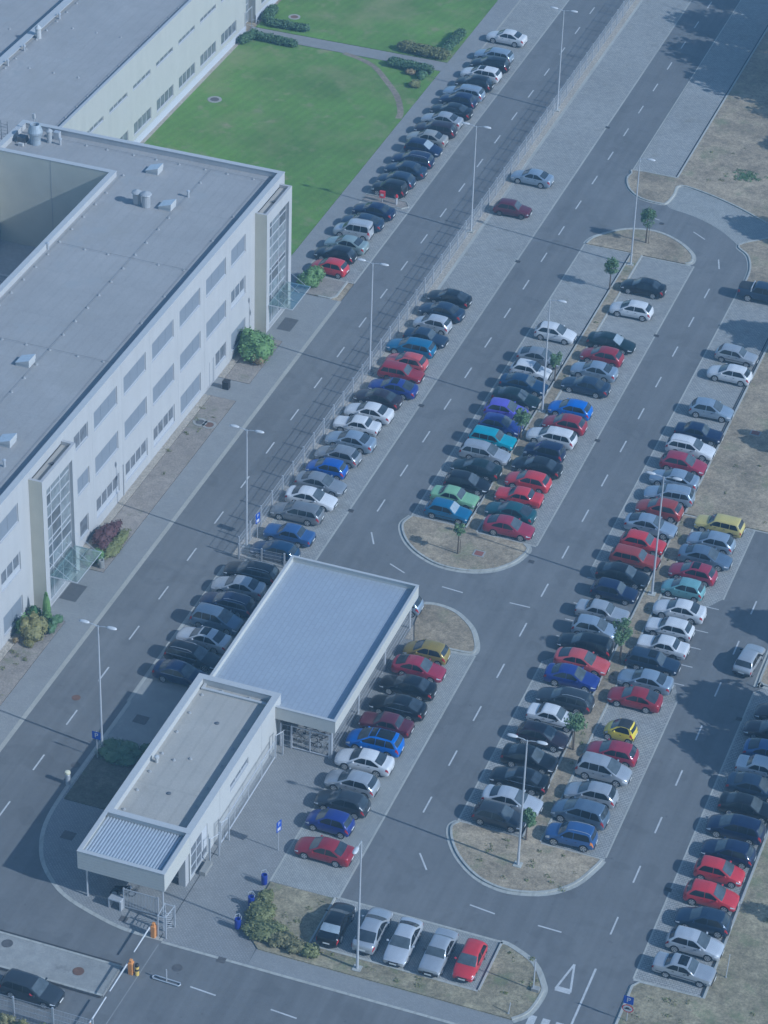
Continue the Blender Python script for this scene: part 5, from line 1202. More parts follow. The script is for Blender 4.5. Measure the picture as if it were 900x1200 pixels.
def car_meshes(kind):
    if kind in CARMESH: return CARMESH[kind]
    k = KINDS[kind]; s = CarShape(k); L = s.L; out = {}
    BOW[0] = .06 if s.old else .13; BOW[1] = s.w; BOW[2] = L/(L+BOW[0]*1.7)
    xs = sorted(set([round(v, 3) for v in lin(0, L, int(L/.09))]+[.02, .05, .1, L-.02, L-.05, L-.1]+[round(xw+d*(k['R']+.05), 3) for xw in k['wb'] for d in (-1, -.96, -.85, -.6, -.3, 0, .3, .6, .85, .96, 1)]+[k['a'], k['b'], k['c'], k['d']]))
    m = MB(); rings = []
    for x in xs:
        P = s.sec(x); rings.append([(x, y, z) for y, z in P]+[(x, -y, z) for y, z in reversed(P[:-1])])
    m.loft(rings, True, True, 0, closed=False)
    w = s.w
    m.box(.12, L-.12, -w*.72, w*.72, k['sill']-.03, .66, 1)
    for xw in k['wb']: m.box(xw-k['R']-.07, xw+k['R']+.07, -w*.93, w*.93, .50 if k['R'] < .35 else .66, k['R']*2+.075, 1)
    # dark grille and lower intake on the nose, dark lower rear edge
    m.box(-.012, .06, -w*.42, w*.42, .50, .60, 1); m.box(-.014, .06, -w*.6, w*.6, .30, .40, 1); m.box(L-.06, L+.012, -w*.66, w*.66, .27, .37, 1)
    if s.old:
        m.box(-.05, .10, -w*.86, w*.86, .38, .50, 1); m.box(L-.10, L+.05, -w*.9, w*.9, .38, .52, 1)
        for sg in (-1, 1): m.box(.3, L-.3, sg*w*.985-.016, sg*w*.985+.016, .47, .52, 1)
    # door handles and wipers
    for sg in (-1, 1):
        for hx in ((.43, .62) if k['seats'] > 1 else (.55,)): m.box(L*hx, L*hx+.17, sg*w*.985-.02, sg*w*.985+.025, .78, .81, 1)
    out['body'] = (shift(m, L), 'smooth')
    m = MB(); s.patch(m, lin(k['a']+.03, k['b']-.02, 7), [8.75, 9, 9.5, 10, 10.5, 11, -10.5, -10, -9.5, -9, -8.75], .014); out['windscreen'] = (shift(m, L), 'flat')
    m = MB(); s.patch(m, lin(k['c']+.04, k['d']-.03, 6), [8.85, 9, 9.5, 10, 10.5, 11, -10.5, -10, -9.5, -9, -8.85], .014); out['rear_window'] = (shift(m, L), 'flat')
    # side panes
    zb, zt = k['belt']+.045, s.H-.105
    sides = []
    nz = 5
    for sg in (1, -1):
        m = MB()
        x_lo = [s.xat(z+.075, k['a']-.2, k['b']+.15, True)+.10 for z in lin(zb, zt, nz)]
        rl = .12
        x_hi = [s.xat(z+.075, k['c']-.15, k['d']+.12, False)-(rl+.02 if k['seats'] < 3 else .14) for z in lin(zb, zt, nz)]
        if kind in ('saloon', 'liftback', 'oldsaloon'): x_hi = [min(v, k['c']+.48-(z-zb)*.9) for v, z in zip(x_hi, lin(zb, zt, nz))]
        xb = k['b']+.62 if k['seats'] > 1 else 99
        xc = k['b']+1.42 if k['seats'] > 2 else 99
        cuts = [c for c in (xb, xc) if c < L]
        segs = []
        prev = x_lo
        for c in cuts: segs.append((prev, [c-.03]*nz)); prev = [c+.03]*nz
        segs.append((prev, x_hi))
        for A, B in segs:
            n = len(m.v); cols = 5
            for i, z in enumerate(lin(zb, zt, nz)):
                a, b = A[i], max(B[i], A[i]+.02)
                for q in range(cols):
                    x = a+(b-a)*q/(cols-1); y = .945*s.half(x)-k['tum']*(z-min(s.belt(x), s.top(x)-.03))+.014
                    m.v.append((x, sg*y, z))
            for i in range(nz-1):
                for q in range(cols-1): m.f.append((n+i*cols+q, n+i*cols+q+1, n+(i+1)*cols+q+1, n+(i+1)*cols+q)); m.m.append(0)
        sides.append((shift(m, L), 'flat'))
    out['side_window'] = sides
    tr = MB()
    for sg in (1, -1):
        for z, e in ((zb-.012, .02), (zt+.012, .012)):
            xa = s.xat(z+.075, k['a']-.2, k['b']+.15, True)+.08; xe = (s.xat(z+.075, k['c']-.15, k['d']+.12, False)-.10) if kind not in ('saloon', 'liftback', 'oldsaloon') else min(s.xat(z+.075, k['c']-.15, k['d']+.12, False)-.10, k['c']+.48-(z-zb)*.9)
            tr.tube([(x, sg*(.945*s.half(x)-k['tum']*(z-min(s.belt(x), s.top(x)-.03))+.016), z) for x in lin(xa, xe, 8)], .013, 4)
    out['window_trim'] = (shift(tr, L), 'flat')
    out['headlight'] = []; out['taillight'] = []; out['mirror'] = []
    rearh = kind in ('hatch', 'smallhatch', 'estate', 'mpv', 'suv', 'van', 'micro')
    for sg in (1, -1):
        m = MB(); s.patch(m, lin(.015, .36 if not s.old else .16, 6), [sg*v for v in (2.45, 2.9, 3.3, 3.8, 4.25)], .012); out['headlight'].append((shift(m, L), 'flat'))
        m = MB(); s.patch(m, lin(L-.24 if not s.old else L-.14, L-.012, 6), [sg*v for v in ((2.7, 3, 3.5, 4, 4.6) if rearh else (2.7, 3, 3.5, 3.95))], .013); out['taillight'].append((shift(m, L), 'flat'))
        m = MB(); x0 = k['a']+.38; y0 = w+.01
        m.loft([[(x0+.09*q*cos(t), sg*(y0+d), k['belt']+.10+.07*q*sin(t)) for t in lin(0, 2*pi*7/8, 8)] for d, q in ((-.06, .4), (.03, .9), (.12, 1), (.16, .7))], True, True)
        out['mirror'].append((shift(m, L), 'smooth'))
    out['number_plate'] = []
    for x, z in ((-.03, .46), (L+.022, .60 if not rearh else .62)):
        m = MB(); m.box(x-.008, x+.008, -.26, .26, z-.055, z+.055)
        if s.old: m.v = [(a-.05 if a < 1 else a+.04, b, c) for a, b, c in m.v]
        out['number_plate'].append((shift(m, L), 'flat'))
    R = k['R']
    bow = BOW[0]; BOW[0] = 0
    t = MB(); n = 20
    prof = [(R*.70, .02), (R*.93, 0), (R, .03), (R, .17), (R*.93, .2), (R*.6, .2)]
    t.loft([[(r*cos(2*pi*i/n), y, r*sin(2*pi*i/n)) for i in range(n)] for r, y in prof])
    r = MB(); r.poly([(R*.71*cos(2*pi*i/n), .045, R*.71*sin(2*pi*i/n)) for i in range(n)], 1)
    for i in range(5):
        a = 2*pi*i/5; ca, sa = cos(a), sin(a)
        def q(rr, ww, y): return (rr*ca-ww*sa, y, rr*sa+ww*ca)
        r.poly([q(.03, -.035, .008), q(R*.70, -.06, .018), q(R*.70, .06, .018), q(.03, .035, .008)], 0)
    r.loft([[(rr*cos(2*pi*i/n), y, rr*sin(2*pi*i/n)) for i in range(n)] for rr, y in ((R*.60, .015), (R*.72, .012), (R*.72, .03))], mi=0)
    out['tyre'] = (t, 'smooth'); out['rim'] = (r, 'flat'); BOW[0] = bow; out['wheelpos'] = [((L/2-xw)*BOW[2], y) for xw in k['wb'] for y in (-w+.012, w-.012)]
    m = MB(); s.patch(m, lin(k['b']+.12, k['b']+.75, 4), [9.35, 9.6, 10, 10.5, 11, -10.5, -10, -9.6, -9.35], .012); out['sunroof'] = (shift(m, L), 'flat')
    m = MB(); s.patch(m, lin(k['b']+.06, k['c']-.25, 6), [9.2, 9.6, 10, 10.5, 11, -10.5, -10, -9.6, -9.2], .012); out['glass_roof'] = (shift(m, L), 'flat')
    m = MB(); s.patch(m, lin(k['b']-.02, k['c']+.05, 8), [8.0, 8.6, 9, 9.6, 10, 11, -10, -9.6, -9, -8.6, -8.0], .010); out['roof_panel'] = (shift(m, L), 'flat')
    m = MB()
    for sg in (1, -1): m.tube([s.pt(x, sg*9.3)+Vector((0, 0, d)) for x, d in zip(lin(k['b']+.15, k['c']-.1, 6), (.0, .045, .05, .05, .045, 0))], .018, 5)
    out['roof_rails'] = (shift(m, L), 'flat')
    if kind == 'pickup':
        m = MB(); s.patch(m, lin(k['d']+.02, L-.12, 6), [8.6, 9, 10, 11, -10, -9, -8.6], .03); out['bed_cover'] = (shift(m, L), 'flat')
        m = MB(); m.tube([(3.75, .80, 1.15), (3.72, .74, 1.5), (3.72, -.74, 1.5), (3.75, -.80, 1.15)], .07, 8); out['roll_bar'] = (shift(m, L), 'flat')
    # turn everything into meshes once
    def mesh(mb, mode, nm, mats):
        me = bpy.data.meshes.new(nm); me.from_pydata(mb.v, [], mb.f)
        for q in mats: me.materials.append(q)
        me.polygons.foreach_set('material_index', mb.m)
        if mode == 'smooth': me.shade_smooth() if hasattr(me, 'shade_smooth') else None
        me.update()
        if mode == 'smooth':
            b = bmesh.new(); b.from_mesh(me)
            bmesh.ops.recalc_face_normals(b, faces=b.faces)
            for e in b.edges:
                if len(e.link_faces) == 2 and e.calc_face_angle(0) > radians(38): e.smooth = False
            b.to_mesh(me); b.free()
        return me
    M = {}
    dummy = WHITE
    for key, mats in (('body', [dummy, PLASTIC]), ('windscreen', [WSCREEN]), ('rear_window', [RWINDOW]), ('window_trim', [CHROME]), ('sunroof', [WINDOW]), ('glass_roof', [WINDOW]), ('roof_panel', [PLASTIC]), ('roof_rails', [STEEL]), ('tyre', [BLACK]), ('rim', [RIM, STEEL_D]), ('bed_cover', [PLASTIC]), ('roll_bar', [STEEL])):
        if key in out: M[key] = mesh(*out[key], key, mats)
    for key, mats in (('side_window', [WINDOW]), ('headlight', [HEADL]), ('taillight', [TAILL]), ('mirror', [dummy]), ('number_plate', [PLATE])):
        M[key] = [mesh(*o, key, mats) for o in out[key]]
    M['wheelpos'] = out['wheelpos']; M['R'] = R
    CARMESH[kind] = M; return M
PAINTS = {}
def P_(n, c, metal=0, rough=.28): PAINTS[n] = paint(n.replace('-', '_'), c, metal, rough)
P_('white', (.62, .62, .615)); P_('pale-silver', (.56, .57, .58), .35); P_('silver', (.44, .455, .47), .4); P_('silver-blue', (.33, .39, .46), .4); P_('silver-green', (.35, .42, .40), .4); P_('beige-silver', (.42, .41, .37), .4)
P_('grey', (.24, .25, .26), .4); P_('blue-grey', (.15, .20, .27), .4); P_('steel-grey', (.30, .315, .33), .4); P_('dark-grey', (.045, .052, .06), .3); P_('slate-blue', (.028, .048, .085), .3)
P_('black', (.006, .0065, .008)); P_('green-black', (.006, .016, .015)); P_('purple-black', (.024, .016, .022)); P_('navy', (.009, .018, .058), .1); P_('dark-blue', (.015, .045, .105), .2); P_('royal-blue', (.022, .038, .21), .1); P_('blue', (.022, .09, .38), .1); P_('bright-blue', (.02, .13, .50)); P_('mid-blue', (.05, .11, .27), .2)
P_('violet-blue', (.12, .10, .50), .1); P_('teal-blue', (.025, .14, .27), .15); P_('cyan', (.04, .30, .38)); P_('pale-teal', (.22, .40, .40), .2); P_('dark-teal', (.02, .085, .10), .2); P_('light-green', (.24, .42, .23))
P_('red', (.47, .032, .040)); P_('light-red', (.46, .075, .075)); P_('dark-red', (.27, .018, .030), .1); P_('crimson', (.29, .025, .055), .1); P_('rust-red', (.29, .045, .035), .1); P_('maroon', (.10, .016, .030), .1); P_('yellow', (.54, .45, .14)); P_('gold', (.30, .225, .05), .2); P_('lemon', (.74, .58, .04))
KIND_WORD = {'saloon': 'saloon', 'oldsaloon': 'boxy saloon', 'liftback': 'liftback', 'hatch': 'hatchback', 'smallhatch': 'small hatchback', 'oldhatch': 'boxy hatchback', 'estate': 'estate', 'oldestate': 'boxy estate', 'mpv': 'people-carrier', 'suv': 'off-roader', 'van': 'van', 'micro': 'microcar', 'pickup': 'pickup'}
def make_car(kind, col, x, y, rz, label, feat=(), sx=1.0, sy=1.0):
    M = car_meshes(kind); k = KINDS[kind]; pm = PAINTS[col]
    t = empty(k['name'], (x, y, .012), rz, label, 'car' if kind not in ('pickup', 'van') else kind, 'cars parked in the bays')
    t.scale = (sx, sy, 1.01+.06*((abs(x*7.3+y*3.1)) % 1))
    def part(nm, me, parent=t, mat=None, loc=(0, 0, 0), rot=0):
        o = bpy.data.objects.new(nm, me); COL.objects.link(o); o.parent = parent; o.location = loc
        if rot: o.rotation_euler = (0, 0, rot)
        if mat is not None: o.material_slots[0].link = 'OBJECT'; o.material_slots[0].material = mat
        return o
    b = part('body', M['body'], mat=pm)
    if 'black_bottom' in feat: pass
    part('windscreen', M['windscreen'], mat=SHADE_GLARE if 'shade' in feat else None); part('rear_window', M['rear_window'], mat=SHADE_GLARE if 'rear_glare' in feat else None)
    for q in M['side_window']: part('side_window', q)
    for q in M['headlight']: part('headlight', q)
    for q in M['taillight']: part('taillight', q, mat=AMBER if 'amber' in feat else None)
    for q in M['mirror']: part('mirror', q, mat=PLASTIC if k.get('old') else pm)
    for q in M['number_plate']: part('number_plate', q)
    for i, (wx, wy) in enumerate(M['wheelpos']):
        wo = part('wheel', M['tyre'], loc=(wx, wy, M['R']), rot=0 if wy < 0 else pi)
        part('rim', M['rim'], wo, mat=YELLOW if ('yellowrim' in feat and i == 2) else (RIMS if 'steelrim' in feat else None))
    if 'roof_rails' in feat and col in ('black', 'navy') or 'chrome' in feat: feat.add('window_trim')
    for f in ('sunroof', 'glass_roof', 'roof_rails', 'window_trim'):
        if f in feat: part(f, M[f])
    if kind == 'pickup': part('bed_cover', M['bed_cover']); part('roll_bar', M['roll_bar'])
    if kind == 'micro': o = part('roof_panel', M['roof_panel']); o['label'] = 'black roof'
    return t
# row, pixel-measured ground position, heading, kind, colour, features
CARS = [
('A', -26.24, 80.80, 'L', 'saloon', 'white', ()), ('A', -26.13, 75.73, 'L', 'estate', 'silver-blue', ()), ('A', -25.79, 73.30, 'L', 'estate', 'black', ()), ('A', -25.96, 70.60, 'L', 'estate', 'white', ('sunroof',)),
('A', -25.91, 68.03, 'L', 'hatch', 'black', ()), ('A', -26.21, 65.34, 'L', 'estate', 'silver-blue', ('roof_rails',)), ('A', -26.18, 63.21, 'L', 'hatch', 'navy', ()), ('A', -26.05, 60.49, 'L', 'saloon', 'black', ('chrome',)),
('A', -26.25, 57.98, 'L', 'saloon', 'silver', ()), ('A', -26.20, 55.63, 'L', 'estate', 'purple-black', ()), ('A', -26.30, 53.24, 'L', 'saloon', 'beige-silver', ()), ('A', -25.97, 50.94, 'R', 'hatch', 'navy', ('shade',)),
('A', -26.08, 47.97, 'L', 'estate', 'navy', ('roof_rails',)), ('A', -26.01, 45.51, 'L', 'saloon', 'slate-blue', ()), ('A', -26.14, 42.96, 'L', 'hatch', 'slate-blue', ()), ('A', -26.14, 40.85, 'L', 'suv', 'black', ()),
('A', -26.02, 35.76, 'L', 'saloon', 'navy', ()), ('A', -26.26, 33.05, 'L', 'liftback', 'slate-blue', ()), ('A', -26.5, 31.0, 'L', 'van', 'pale-silver', ('roof_rails',)), ('A', -26.12, 28.04, 'L', 'saloon', 'silver-green', ()), ('A', -26.43, 25.73, 'L', 'hatch', 'black', ()), ('A', -26.01, 23.05, 'L', 'smallhatch', 'red', ()),
('B', -13.14, 49.17, 'L', 'saloon', 'silver-blue', ()), ('B', -12.95, 41.76, 'R', 'oldhatch', 'maroon', ()), ('B', -13.06, 21.93, 'L', 'liftback', 'black', ()), ('B', -12.92, 19.23, 'L', 'saloon', 'slate-blue', ()), ('B', -12.97, 16.65, 'L', 'smallhatch', 'pale-silver', ()), ('B', -12.72, 13.95, 'R', 'oldsaloon', 'slate-blue', ()),
('B', -13.4, 11.75, 'L', 'estate', 'teal-blue', ()), ('B', -12.92, 9.09, 'L', 'hatch', 'light-red', ()), ('B', -12.75, 7.00, 'R', 'oldestate', 'dark-red', ()), ('B', -12.53, 4.27, 'L', 'liftback', 'royal-blue', ('sunroof',)), ('B', -13.20, 1.93, 'L', 'saloon', 'purple-black', ()), ('B', -13.12, -.62, 'L', 'saloon', 'white', ()), ('B', -13.40, -3.03, 'L', 'oldsaloon', 'white', ()),
('B', -13.0, -5.75, 'L', 'saloon', 'silver-blue', ()), ('B', -13.21, -8.40, 'L', 'hatch', 'steel-grey', ()), ('B', -13.39, -10.75, 'L', 'smallhatch', 'blue', ('yellowrim',)), ('B', -13.04, -13.21, 'R', 'saloon', 'steel-grey', ()), ('B', -12.98, -15.67, 'R', 'saloon', 'white', ()), ('B', -13.30, -18.2, 'L', 'estate', 'grey', ()), ('B', -12.73, -21.57, 'L', 'oldsaloon', 'mid-blue', ()), ('B', -12.9, -24.4, 'L', 'hatch', 'dark-blue', ()),
('C', -13.63, -27.96, 'L', 'estate', 'black', ('roof_rails',)), ('C', -13.81, -30.35, 'L', 'saloon', 'silver', ()), ('C', -13.77, -32.80, 'L', 'estate', 'navy', ('roof_rails',)), ('C', -13.72, -35.34, 'R', 'mpv', 'blue-grey', ()), ('C', -13.67, -38.07, 'L', 'saloon', 'pale-silver', ('sunroof',)), ('C', -13.64, -40.53, 'R', 'estate', 'black', ('roof_rails',)), ('C', -13.6, -43.09, 'R', 'saloon', 'navy', ('chrome',)),
('D', -1.48, 19.64, 'R', 'hatch', 'white', ()), ('D', -1.51, 14.73, 'R', 'liftback', 'steel-grey', ()), ('D', -1.6, 12.21, 'R', 'oldhatch', 'white', ()), ('D', -1.46, 9.53, 'R', 'saloon', 'dark-blue', ()), ('D', -1.40, 6.96, 'R', 'saloon', 'green-black', ()), ('D', -1.61, 4.61, 'R', 'hatch', 'violet-blue', ()), ('D', -1.3, 2.0, 'R', 'hatch', 'royal-blue', ()), ('D', -1.25, -.49, 'R', 'oldestate', 'cyan', ()), ('D', -1.14, -2.96, 'R', 'estate', 'silver', ('roof_rails',)), ('D', -1.06, -5.60, 'L', 'saloon', 'green-black', ()), ('D', -1.1, -8.12, 'R', 'hatch', 'black', ()), ('D', -1.40, -10.65, 'R', 'oldsaloon', 'light-green', ()), ('D', -1.2, -12.98, 'R', 'oldhatch', 'teal-blue', ('shade',)),
('E', 4.00, 31.46, 'L', 'saloon', 'black', ()), ('E', 4.10, 26.82, 'L', 'hatch', 'white', ()), ('E', 4.0, 20.01, 'R', 'saloon', 'green-black', ('shade',)), ('E', 3.92, 17.22, 'L', 'hatch', 'dark-red', ()), ('E', 3.99, 14.41, 'L', 'saloon', 'silver-blue', ()), ('E', 4.00, 11.57, 'L', 'saloon', 'slate-blue', ()), ('E', 3.86, 7.10, 'L', 'hatch', 'bright-blue', ()), ('E', 4.14, 4.40, 'L', 'hatch', 'dark-red', ()), ('E', 3.65, 1.90, 'L', 'estate', 'white', ()), ('E', 3.81, -.78, 'L', 'suv', 'navy', ()), ('E', 3.90, -3.25, 'L', 'saloon', 'black', ()), ('E', 3.87, -5.79, 'L', 'hatch', 'red', ()), ('E', 3.86, -8.42, 'L', 'oldsaloon', 'red', ()), ('E', 3.91, -11.03, 'L', 'liftback', 'dark-teal', ()), ('E', 4.47, -13.30, 'R', 'liftback', 'crimson', ()),
('F', 15.45, 34.7, 'R', 'pickup', 'slate-blue', ()), ('F', 15.76, 22.41, 'R', 'oldhatch', 'silver', ()), ('F', 16.0, 18.86, 'L', 'hatch', 'white', ()), ('F', 16.0, 11.98, 'R', 'hatch', 'silver-blue', ()), ('F', 15.9, 7.78, 'R', 'oldsaloon', 'navy', ()), ('F', 15.86, 5.05, 'R', 'estate', 'white', ('roof_rails',)), ('F', 15.94, 2.26, 'R', 'hatch', 'crimson', ()), ('F', 15.87, -.48, 'L', 'saloon', 'silver-blue', ()), ('F', 16.10, -3.06, 'L', 'estate', 'silver-blue', ('roof_rails',)), ('F', 15.89, -5.56, 'L', 'hatch', 'rust-red', ()), ('F', 15.86, -8.34, 'R', 'liftback', 'silver-blue', ()), ('F', 15.93, -11.12, 'R', 'oldhatch', 'red', ()), ('F', 15.90, -13.57, 'R', 'oldestate', 'rust-red', ()), ('F', 15.61, -16.34, 'R', 'saloon', 'black', ()), ('F', 15.63, -18.89, 'R', 'oldhatch', 'navy', ()), ('F', 15.52, -22.1, 'R', 'oldsaloon', 'silver', ()), ('F', 15.57, -24.55, 'R', 'smallhatch', 'silver-blue', ()), ('F', 15.49, -26.91, 'L', 'estate', 'black', ()), ('F', 15.87, -29.21, 'R', 'liftback', 'light-red', ()), ('F', 15.73, -31.57, 'R', 'saloon', 'royal-blue', ()), ('F', 16.08, -34.50, 'L', 'estate', 'dark-grey', ('roof_rails',)), ('F', 15.86, -36.97, 'R', 'oldsaloon', 'white', ()), ('F', 15.78, -39.70, 'R', 'hatch', 'purple-black', ()), ('F', 15.67, -42.70, 'R', 'saloon', 'black', ()), ('F', 15.74, -45.37, 'L', 'saloon', 'black', ('chrome',)), ('F', 15.96, -47.95, 'R', 'saloon', 'pale-silver', ()), ('F', 15.63, -50.1, 'R', 'hatch', 'dark-grey', ()),
('G', 21.42, -5.96, 'L', 'oldestate', 'yellow', ()), ('G', 21.37, -8.67, 'L', 'hatch', 'silver-blue', ()), ('G', 21.46, -11.10, 'R', 'saloon', 'blue-grey', ()), ('G', 21.11, -13.78, 'L', 'hatch', 'crimson', ('sunroof',)), ('G', 20.94, -16.31, 'L', 'smallhatch', 'pale-teal', ()), ('G', 21.45, -19.40, 'L', 'saloon', 'white', ()), ('G', 21.36, -22.13, 'L', 'oldhatch', 'white', ()), ('G', 21.48, -24.70, 'L', 'oldsaloon', 'white', ()), ('G', 21.26, -27.08, 'R', 'oldestate', 'slate-blue', ('sunroof',)), ('G', 21.39, -29.70, 'L', 'saloon', 'silver-blue', ()), ('G', 21.25, -32.25, 'L', 'liftback', 'dark-red', ()), ('G', 21.32, -36.73, 'L', 'micro', 'lemon', ()), ('G', 21.48, -39.54, 'L', 'hatch', 'crimson', ()), ('G', 21.44, -41.9, 'R', 'mpv', 'silver', ()), ('G', 21.37, -44.94, 'L', 'hatch', 'silver', ()), ('G', 21.26, -47.5, 'L', 'mpv', 'blue-grey', ()), ('G', 21.36, -50.2, 'L', 'suv', 'mid-blue', ('roof_rails', 'amber')),
('I', 32.93, -29.95, 'L', 'saloon', 'purple-black', ()), ('I', 32.61, -32.3, 'L', 'saloon', 'purple-black', ()), ('I', 33.03, -34.85, 'R', 'liftback', 'mid-blue', ()), ('I', 32.98, -37.04, 'R', 'oldsaloon', 'white', ()), ('I', 32.9, -39.40, 'R', 'saloon', 'slate-blue', ()), ('I', 32.9, -41.95, 'R', 'saloon', 'black', ()), ('I', 32.70, -44.73, 'L', 'mpv', 'navy', ()), ('I', 32.84, -47.53, 'L', 'hatch', 'navy', ()), ('I', 32.76, -49.95, 'R', 'smallhatch', 'red', ()), ('I', 32.86, -52.73, 'R', 'hatch', 'red', ()), ('I', 33.01, -55.53, 'L', 'hatch', 'slate-blue', ()), ('I', 33.05, -58.1, 'R', 'hatch', 'pale-silver', ()), ('I', 33.0, -60.91, 'R', 'oldsaloon', 'silver', ('sunroof',)),
('K', -.5, -27.3, 'L', 'smallhatch', 'silver-blue', ()), ('K', 3.75, -32.84, 'L', 'smallhatch', 'gold', ()), ('K', 3.88, -35.14, 'R', 'liftback', 'crimson', ()), ('K', 3.89, -37.69, 'L', 'saloon', 'black', ()), ('K', 4.02, -40.43, 'L', 'liftback', 'black', ('chrome',)), ('K', 3.89, -42.84, 'L', 'oldsaloon', 'maroon', ()), ('K', 3.86, -45.31, 'L', 'mpv', 'bright-blue', ('glass_roof',)), ('K', 3.90, -47.79, 'L', 'saloon', 'white', ()), ('K', 3.91, -50.53, 'L', 'hatch', 'silver', ()), ('K', 4.06, -53.07, 'L', 'hatch', 'dark-grey', ()), ('K', 4.00, -55.53, 'L', 'smallhatch', 'royal-blue', ()), ('K', 4.75, -58.64, 'L', 'saloon', 'dark-red', ()),
('M', 8.35, -65.75, 'U', 'saloon', 'black', ('rear_glare',)), ('M', 11.00, -65.35, 'U', 'liftback', 'silver', ()), ('M', 13.49, -65.75, 'D', 'saloon', 'pale-silver', ()), ('M', 16.19, -65.85, 'D', 'oldsaloon', 'silver', ()), ('M', 18.56, -65.8, 'D', 'smallhatch', 'red', ()),  # black saloon: bright sky reflection put into its rear window colour
]
ROWTXT = {'A': 'in the lawn row', 'B': 'in the fence row', 'C': 'left of the shelter', 'D': "in middle island's left row", 'E': "in middle island's right row", 'F': "in right island's left row", 'G': "in right island's right row", 'I': 'in the far-right row', 'K': 'right of the shelter', 'M': 'in the bottom row'}
def desc(c, short=False):
    f = ''
    if not short:
        if 'roof_rails' in c[6]: f = ' with roof-rails'
        elif 'sunroof' in c[6] or 'glass_roof' in c[6]: f = ' with dark sunroof'
        elif 'shade' in c[6]: f = ' with silver sunshade'
    kw = KIND_WORD[c[4]]
    if short: kw = kw.split()[-1]
    return c[5]+' '+kw+f
rowcars = {}
for c in CARS: rowcars.setdefault(c[0], []).append(c)
rnd = random.Random(5)
for row, lst in rowcars.items():
    for i, c in enumerate(lst):
        a = desc(lst[i-1], True) if i > 0 else None; b = desc(lst[i+1], True) if i+1 < len(lst) else None
        if a and b: nb = 'between '+a+' and '+b
        elif b: nb = 'at row end beside '+b
        else: nb = 'at row end beside '+a
        lb = f'{desc(c)} {ROWTXT[row]}, {nb}'
        if len(lb.split()) > 16: lb = f'{desc(c, True)} {ROWTXT[row]}, {nb}'
        rz = {'R': 0, 'L': pi, 'U': pi/2, 'D': -pi/2}[c[3]]+radians(rnd.gauss(0, 1.3))
        feat = set(c[6])
        if rnd.random() < .3 and KINDS[c[4]].get('old'): feat.add('steelrim')
        make_car(c[4], c[5], c[1], c[2], rz, lb, feat, rnd.uniform(.97, 1.03), rnd.uniform(.985, 1.02))
cm = make_car('oldhatch', 'silver', 28.49, -23.75, pi/2+radians(-5), 'silver hatchback driving away on the right road between two tree shadows', ()); cm['group'] = 'cars on the road'
cn = make_car('estate', 'dark-grey', -9.0, -79.95, radians(-2), 'dark-grey car waiting at the barrier in the bottom-left lane, red sleeve at its window', ()); cn['group'] = 'cars on the road'
SKY, SUNE, EXPO, HAZE_C, HAZE_D, HAZE_A, WBT, WBI = .115, 3.55, 0.03, (.45, .73, 1.0), .0005, (1.0, 1.0, 1.0), 4850, 4
# driver of the waiting car: the side glass of this one car is clear and the cabin is dark behind it
def person_seated(x, y, z, label):
    t = empty('person', (x, y, z), 0, label, 'person')
    bm = bmesh.new(); me = bpy.data.meshes.new('body'); V = {}
    pts = dict(pelvis=(0, 0, .0), chest=(-.06, -.06, .34), neck=(-.05, 0, .50), head=(-.02, 0, .60), crown=(-.02, 0, .72), shl=(-.05, .19, .44), shr=(-.05, -.26, .46), ell=(.12, .24, .24), elr=(.10, -.44, .45), hal=(.36, .16, .30), har=(.34, -.42, .43), kl=(.42, .12, .08), kr=(.42, -.12, .08), fl=(.62, .12, -.28), fr=(.62, -.12, -.28))
    rad = dict(pelvis=.15, chest=.15, neck=.055, head=.095, crown=.07, shl=.075, shr=.075, ell=.05, elr=.05, hal=.035, har=.035, kl=.07, kr=.07, fl=.045, fr=.045)
    for n, p in pts.items(): V[n] = bm.verts.new(p)
    for a, b in (('pelvis', 'chest'), ('chest', 'neck'), ('neck', 'head'), ('head', 'crown'), ('chest', 'shl'), ('chest', 'shr'), ('shl', 'ell'), ('shr', 'elr'), ('ell', 'hal'), ('elr', 'har'), ('pelvis', 'kl'), ('pelvis', 'kr'), ('kl', 'fl'), ('kr', 'fr')): bm.edges.new((V[a], V[b]))
    bm.to_mesh(me); bm.free()
    o = bpy.data.objects.new('body', me); COL.objects.link(o); o.parent = t
    md = o.modifiers.new('skin', 'SKIN'); 
    for i, n in enumerate(pts): me.skin_vertices[0].data[i].radius = (rad[n], rad[n])
    me.skin_vertices[0].data[0].use_root = True
    s = o.modifiers.new('sub', 'SUBSURF'); s.levels = 1; s.render_levels = 2
    me.materials.append(simple('red_shirt', (.55, .04, .05), .8)); return t
person_seated(-8.75, -80.42, .55, 'person in red shirt with an arm on the window sill of the waiting car')
SUN = Vector((1.49, -.215, 1.0)).normalized()
elev = math.asin(SUN.z)
w = bpy.data.worlds.new('World'); SC.world = w; w.use_nodes = True
nt = w.node_tree; bg = nt.nodes['Background']; sk = nt.nodes.new('ShaderNodeTexSky'); sk.sky_type = 'NISHITA'
sk.sun_disc = False; sk.sun_elevation = elev; sk.sun_rotation = math.atan2(SUN.x, SUN.y); sk.air_density = 1.0; sk.dust_density = .6; sk.ozone_density = 1.2; sk.altitude = 200
nt.links.new(sk.outputs['Color'], bg.inputs['Color']); bg.inputs['Strength'].default_value = SKY
ld = bpy.data.lights.new('sun', 'SUN'); ld.energy = SUNE; ld.angle = radians(.53); ld.color = (1.0, .96, .90)
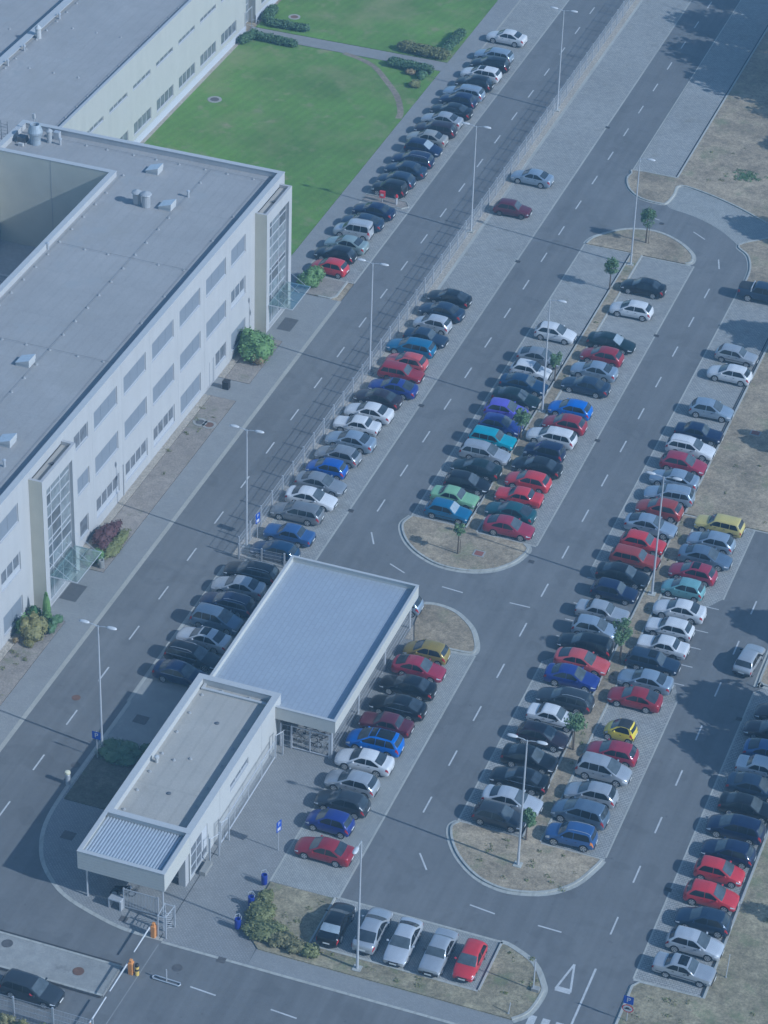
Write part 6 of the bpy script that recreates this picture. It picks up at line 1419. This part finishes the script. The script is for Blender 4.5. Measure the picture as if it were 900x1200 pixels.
lo = bpy.data.objects.new('sun', ld); COL.objects.link(lo); lo.rotation_euler = SUN.to_track_quat('Z', 'Y').to_euler(); lo.location = (60, -20, 80)
# haze
h = MB(); h.box(-760, 760, -760, 760, -1.2, 165)
hm = bpy.data.materials.new('haze_air'); hm.use_nodes = True; n2 = hm.node_tree; n2.nodes.clear()
ou = n2.nodes.new('ShaderNodeOutputMaterial'); pv = n2.nodes.new('ShaderNodeVolumePrincipled')
pv.inputs['Color'].default_value = (*HAZE_C, 1); pv.inputs['Density'].default_value = HAZE_D; pv.inputs['Anisotropy'].default_value = 0.0
pv.inputs['Absorption Color'].default_value = (*HAZE_A, 1)
n2.links.new(pv.outputs['Volume'], ou.inputs['Volume'])
if HAZE_D > 0:
    ho = h.build('haze', hm); ho['kind'] = 'stuff'; ho.display_type = 'WIRE'
# camera, solved from the dashes and lamp posts of the photograph
cd = bpy.data.cameras.new('camera'); cam = bpy.data.objects.new('camera', cd); COL.objects.link(cam); SC.camera = cam
yaw, pitch, roll, f, H = -0.328368033, 0.602157585, 0.0365838145, 3354.32352, 142.047485
fwd = Vector((sin(yaw)*cos(pitch), cos(yaw)*cos(pitch), -sin(pitch))); right = Vector((cos(yaw), -sin(yaw), 0)); up = right.cross(fwd)
r2 = right*cos(roll)+up*sin(roll); u2 = up*cos(roll)-right*sin(roll)
cam.matrix_world = Matrix(((r2.x, u2.x, -fwd.x, 60), (r2.y, u2.y, -fwd.y, -210), (r2.z, u2.z, -fwd.z, H), (0, 0, 0, 1)))
cd.sensor_fit = 'VERTICAL'; cd.sensor_height = 36; cd.sensor_width = 27; cd.lens = f/1200*36; cd.clip_start = 1; cd.clip_end = 3000
vs = SC.view_settings; vs.use_white_balance = True; vs.white_balance_temperature = WBT; vs.white_balance_tint = WBI; vs.view_transform = 'Standard'; vs.look = 'None'; vs.gamma = 1; vs.use_curve_mapping = False; vs.exposure = EXPO
SC.cycles.use_denoising = True; SC.cycles.max_bounces = 6; SC.cycles.transparent_max_bounces = 8; SC.cycles.volume_bounces = 0
SC.render.engine = 'CYCLES'
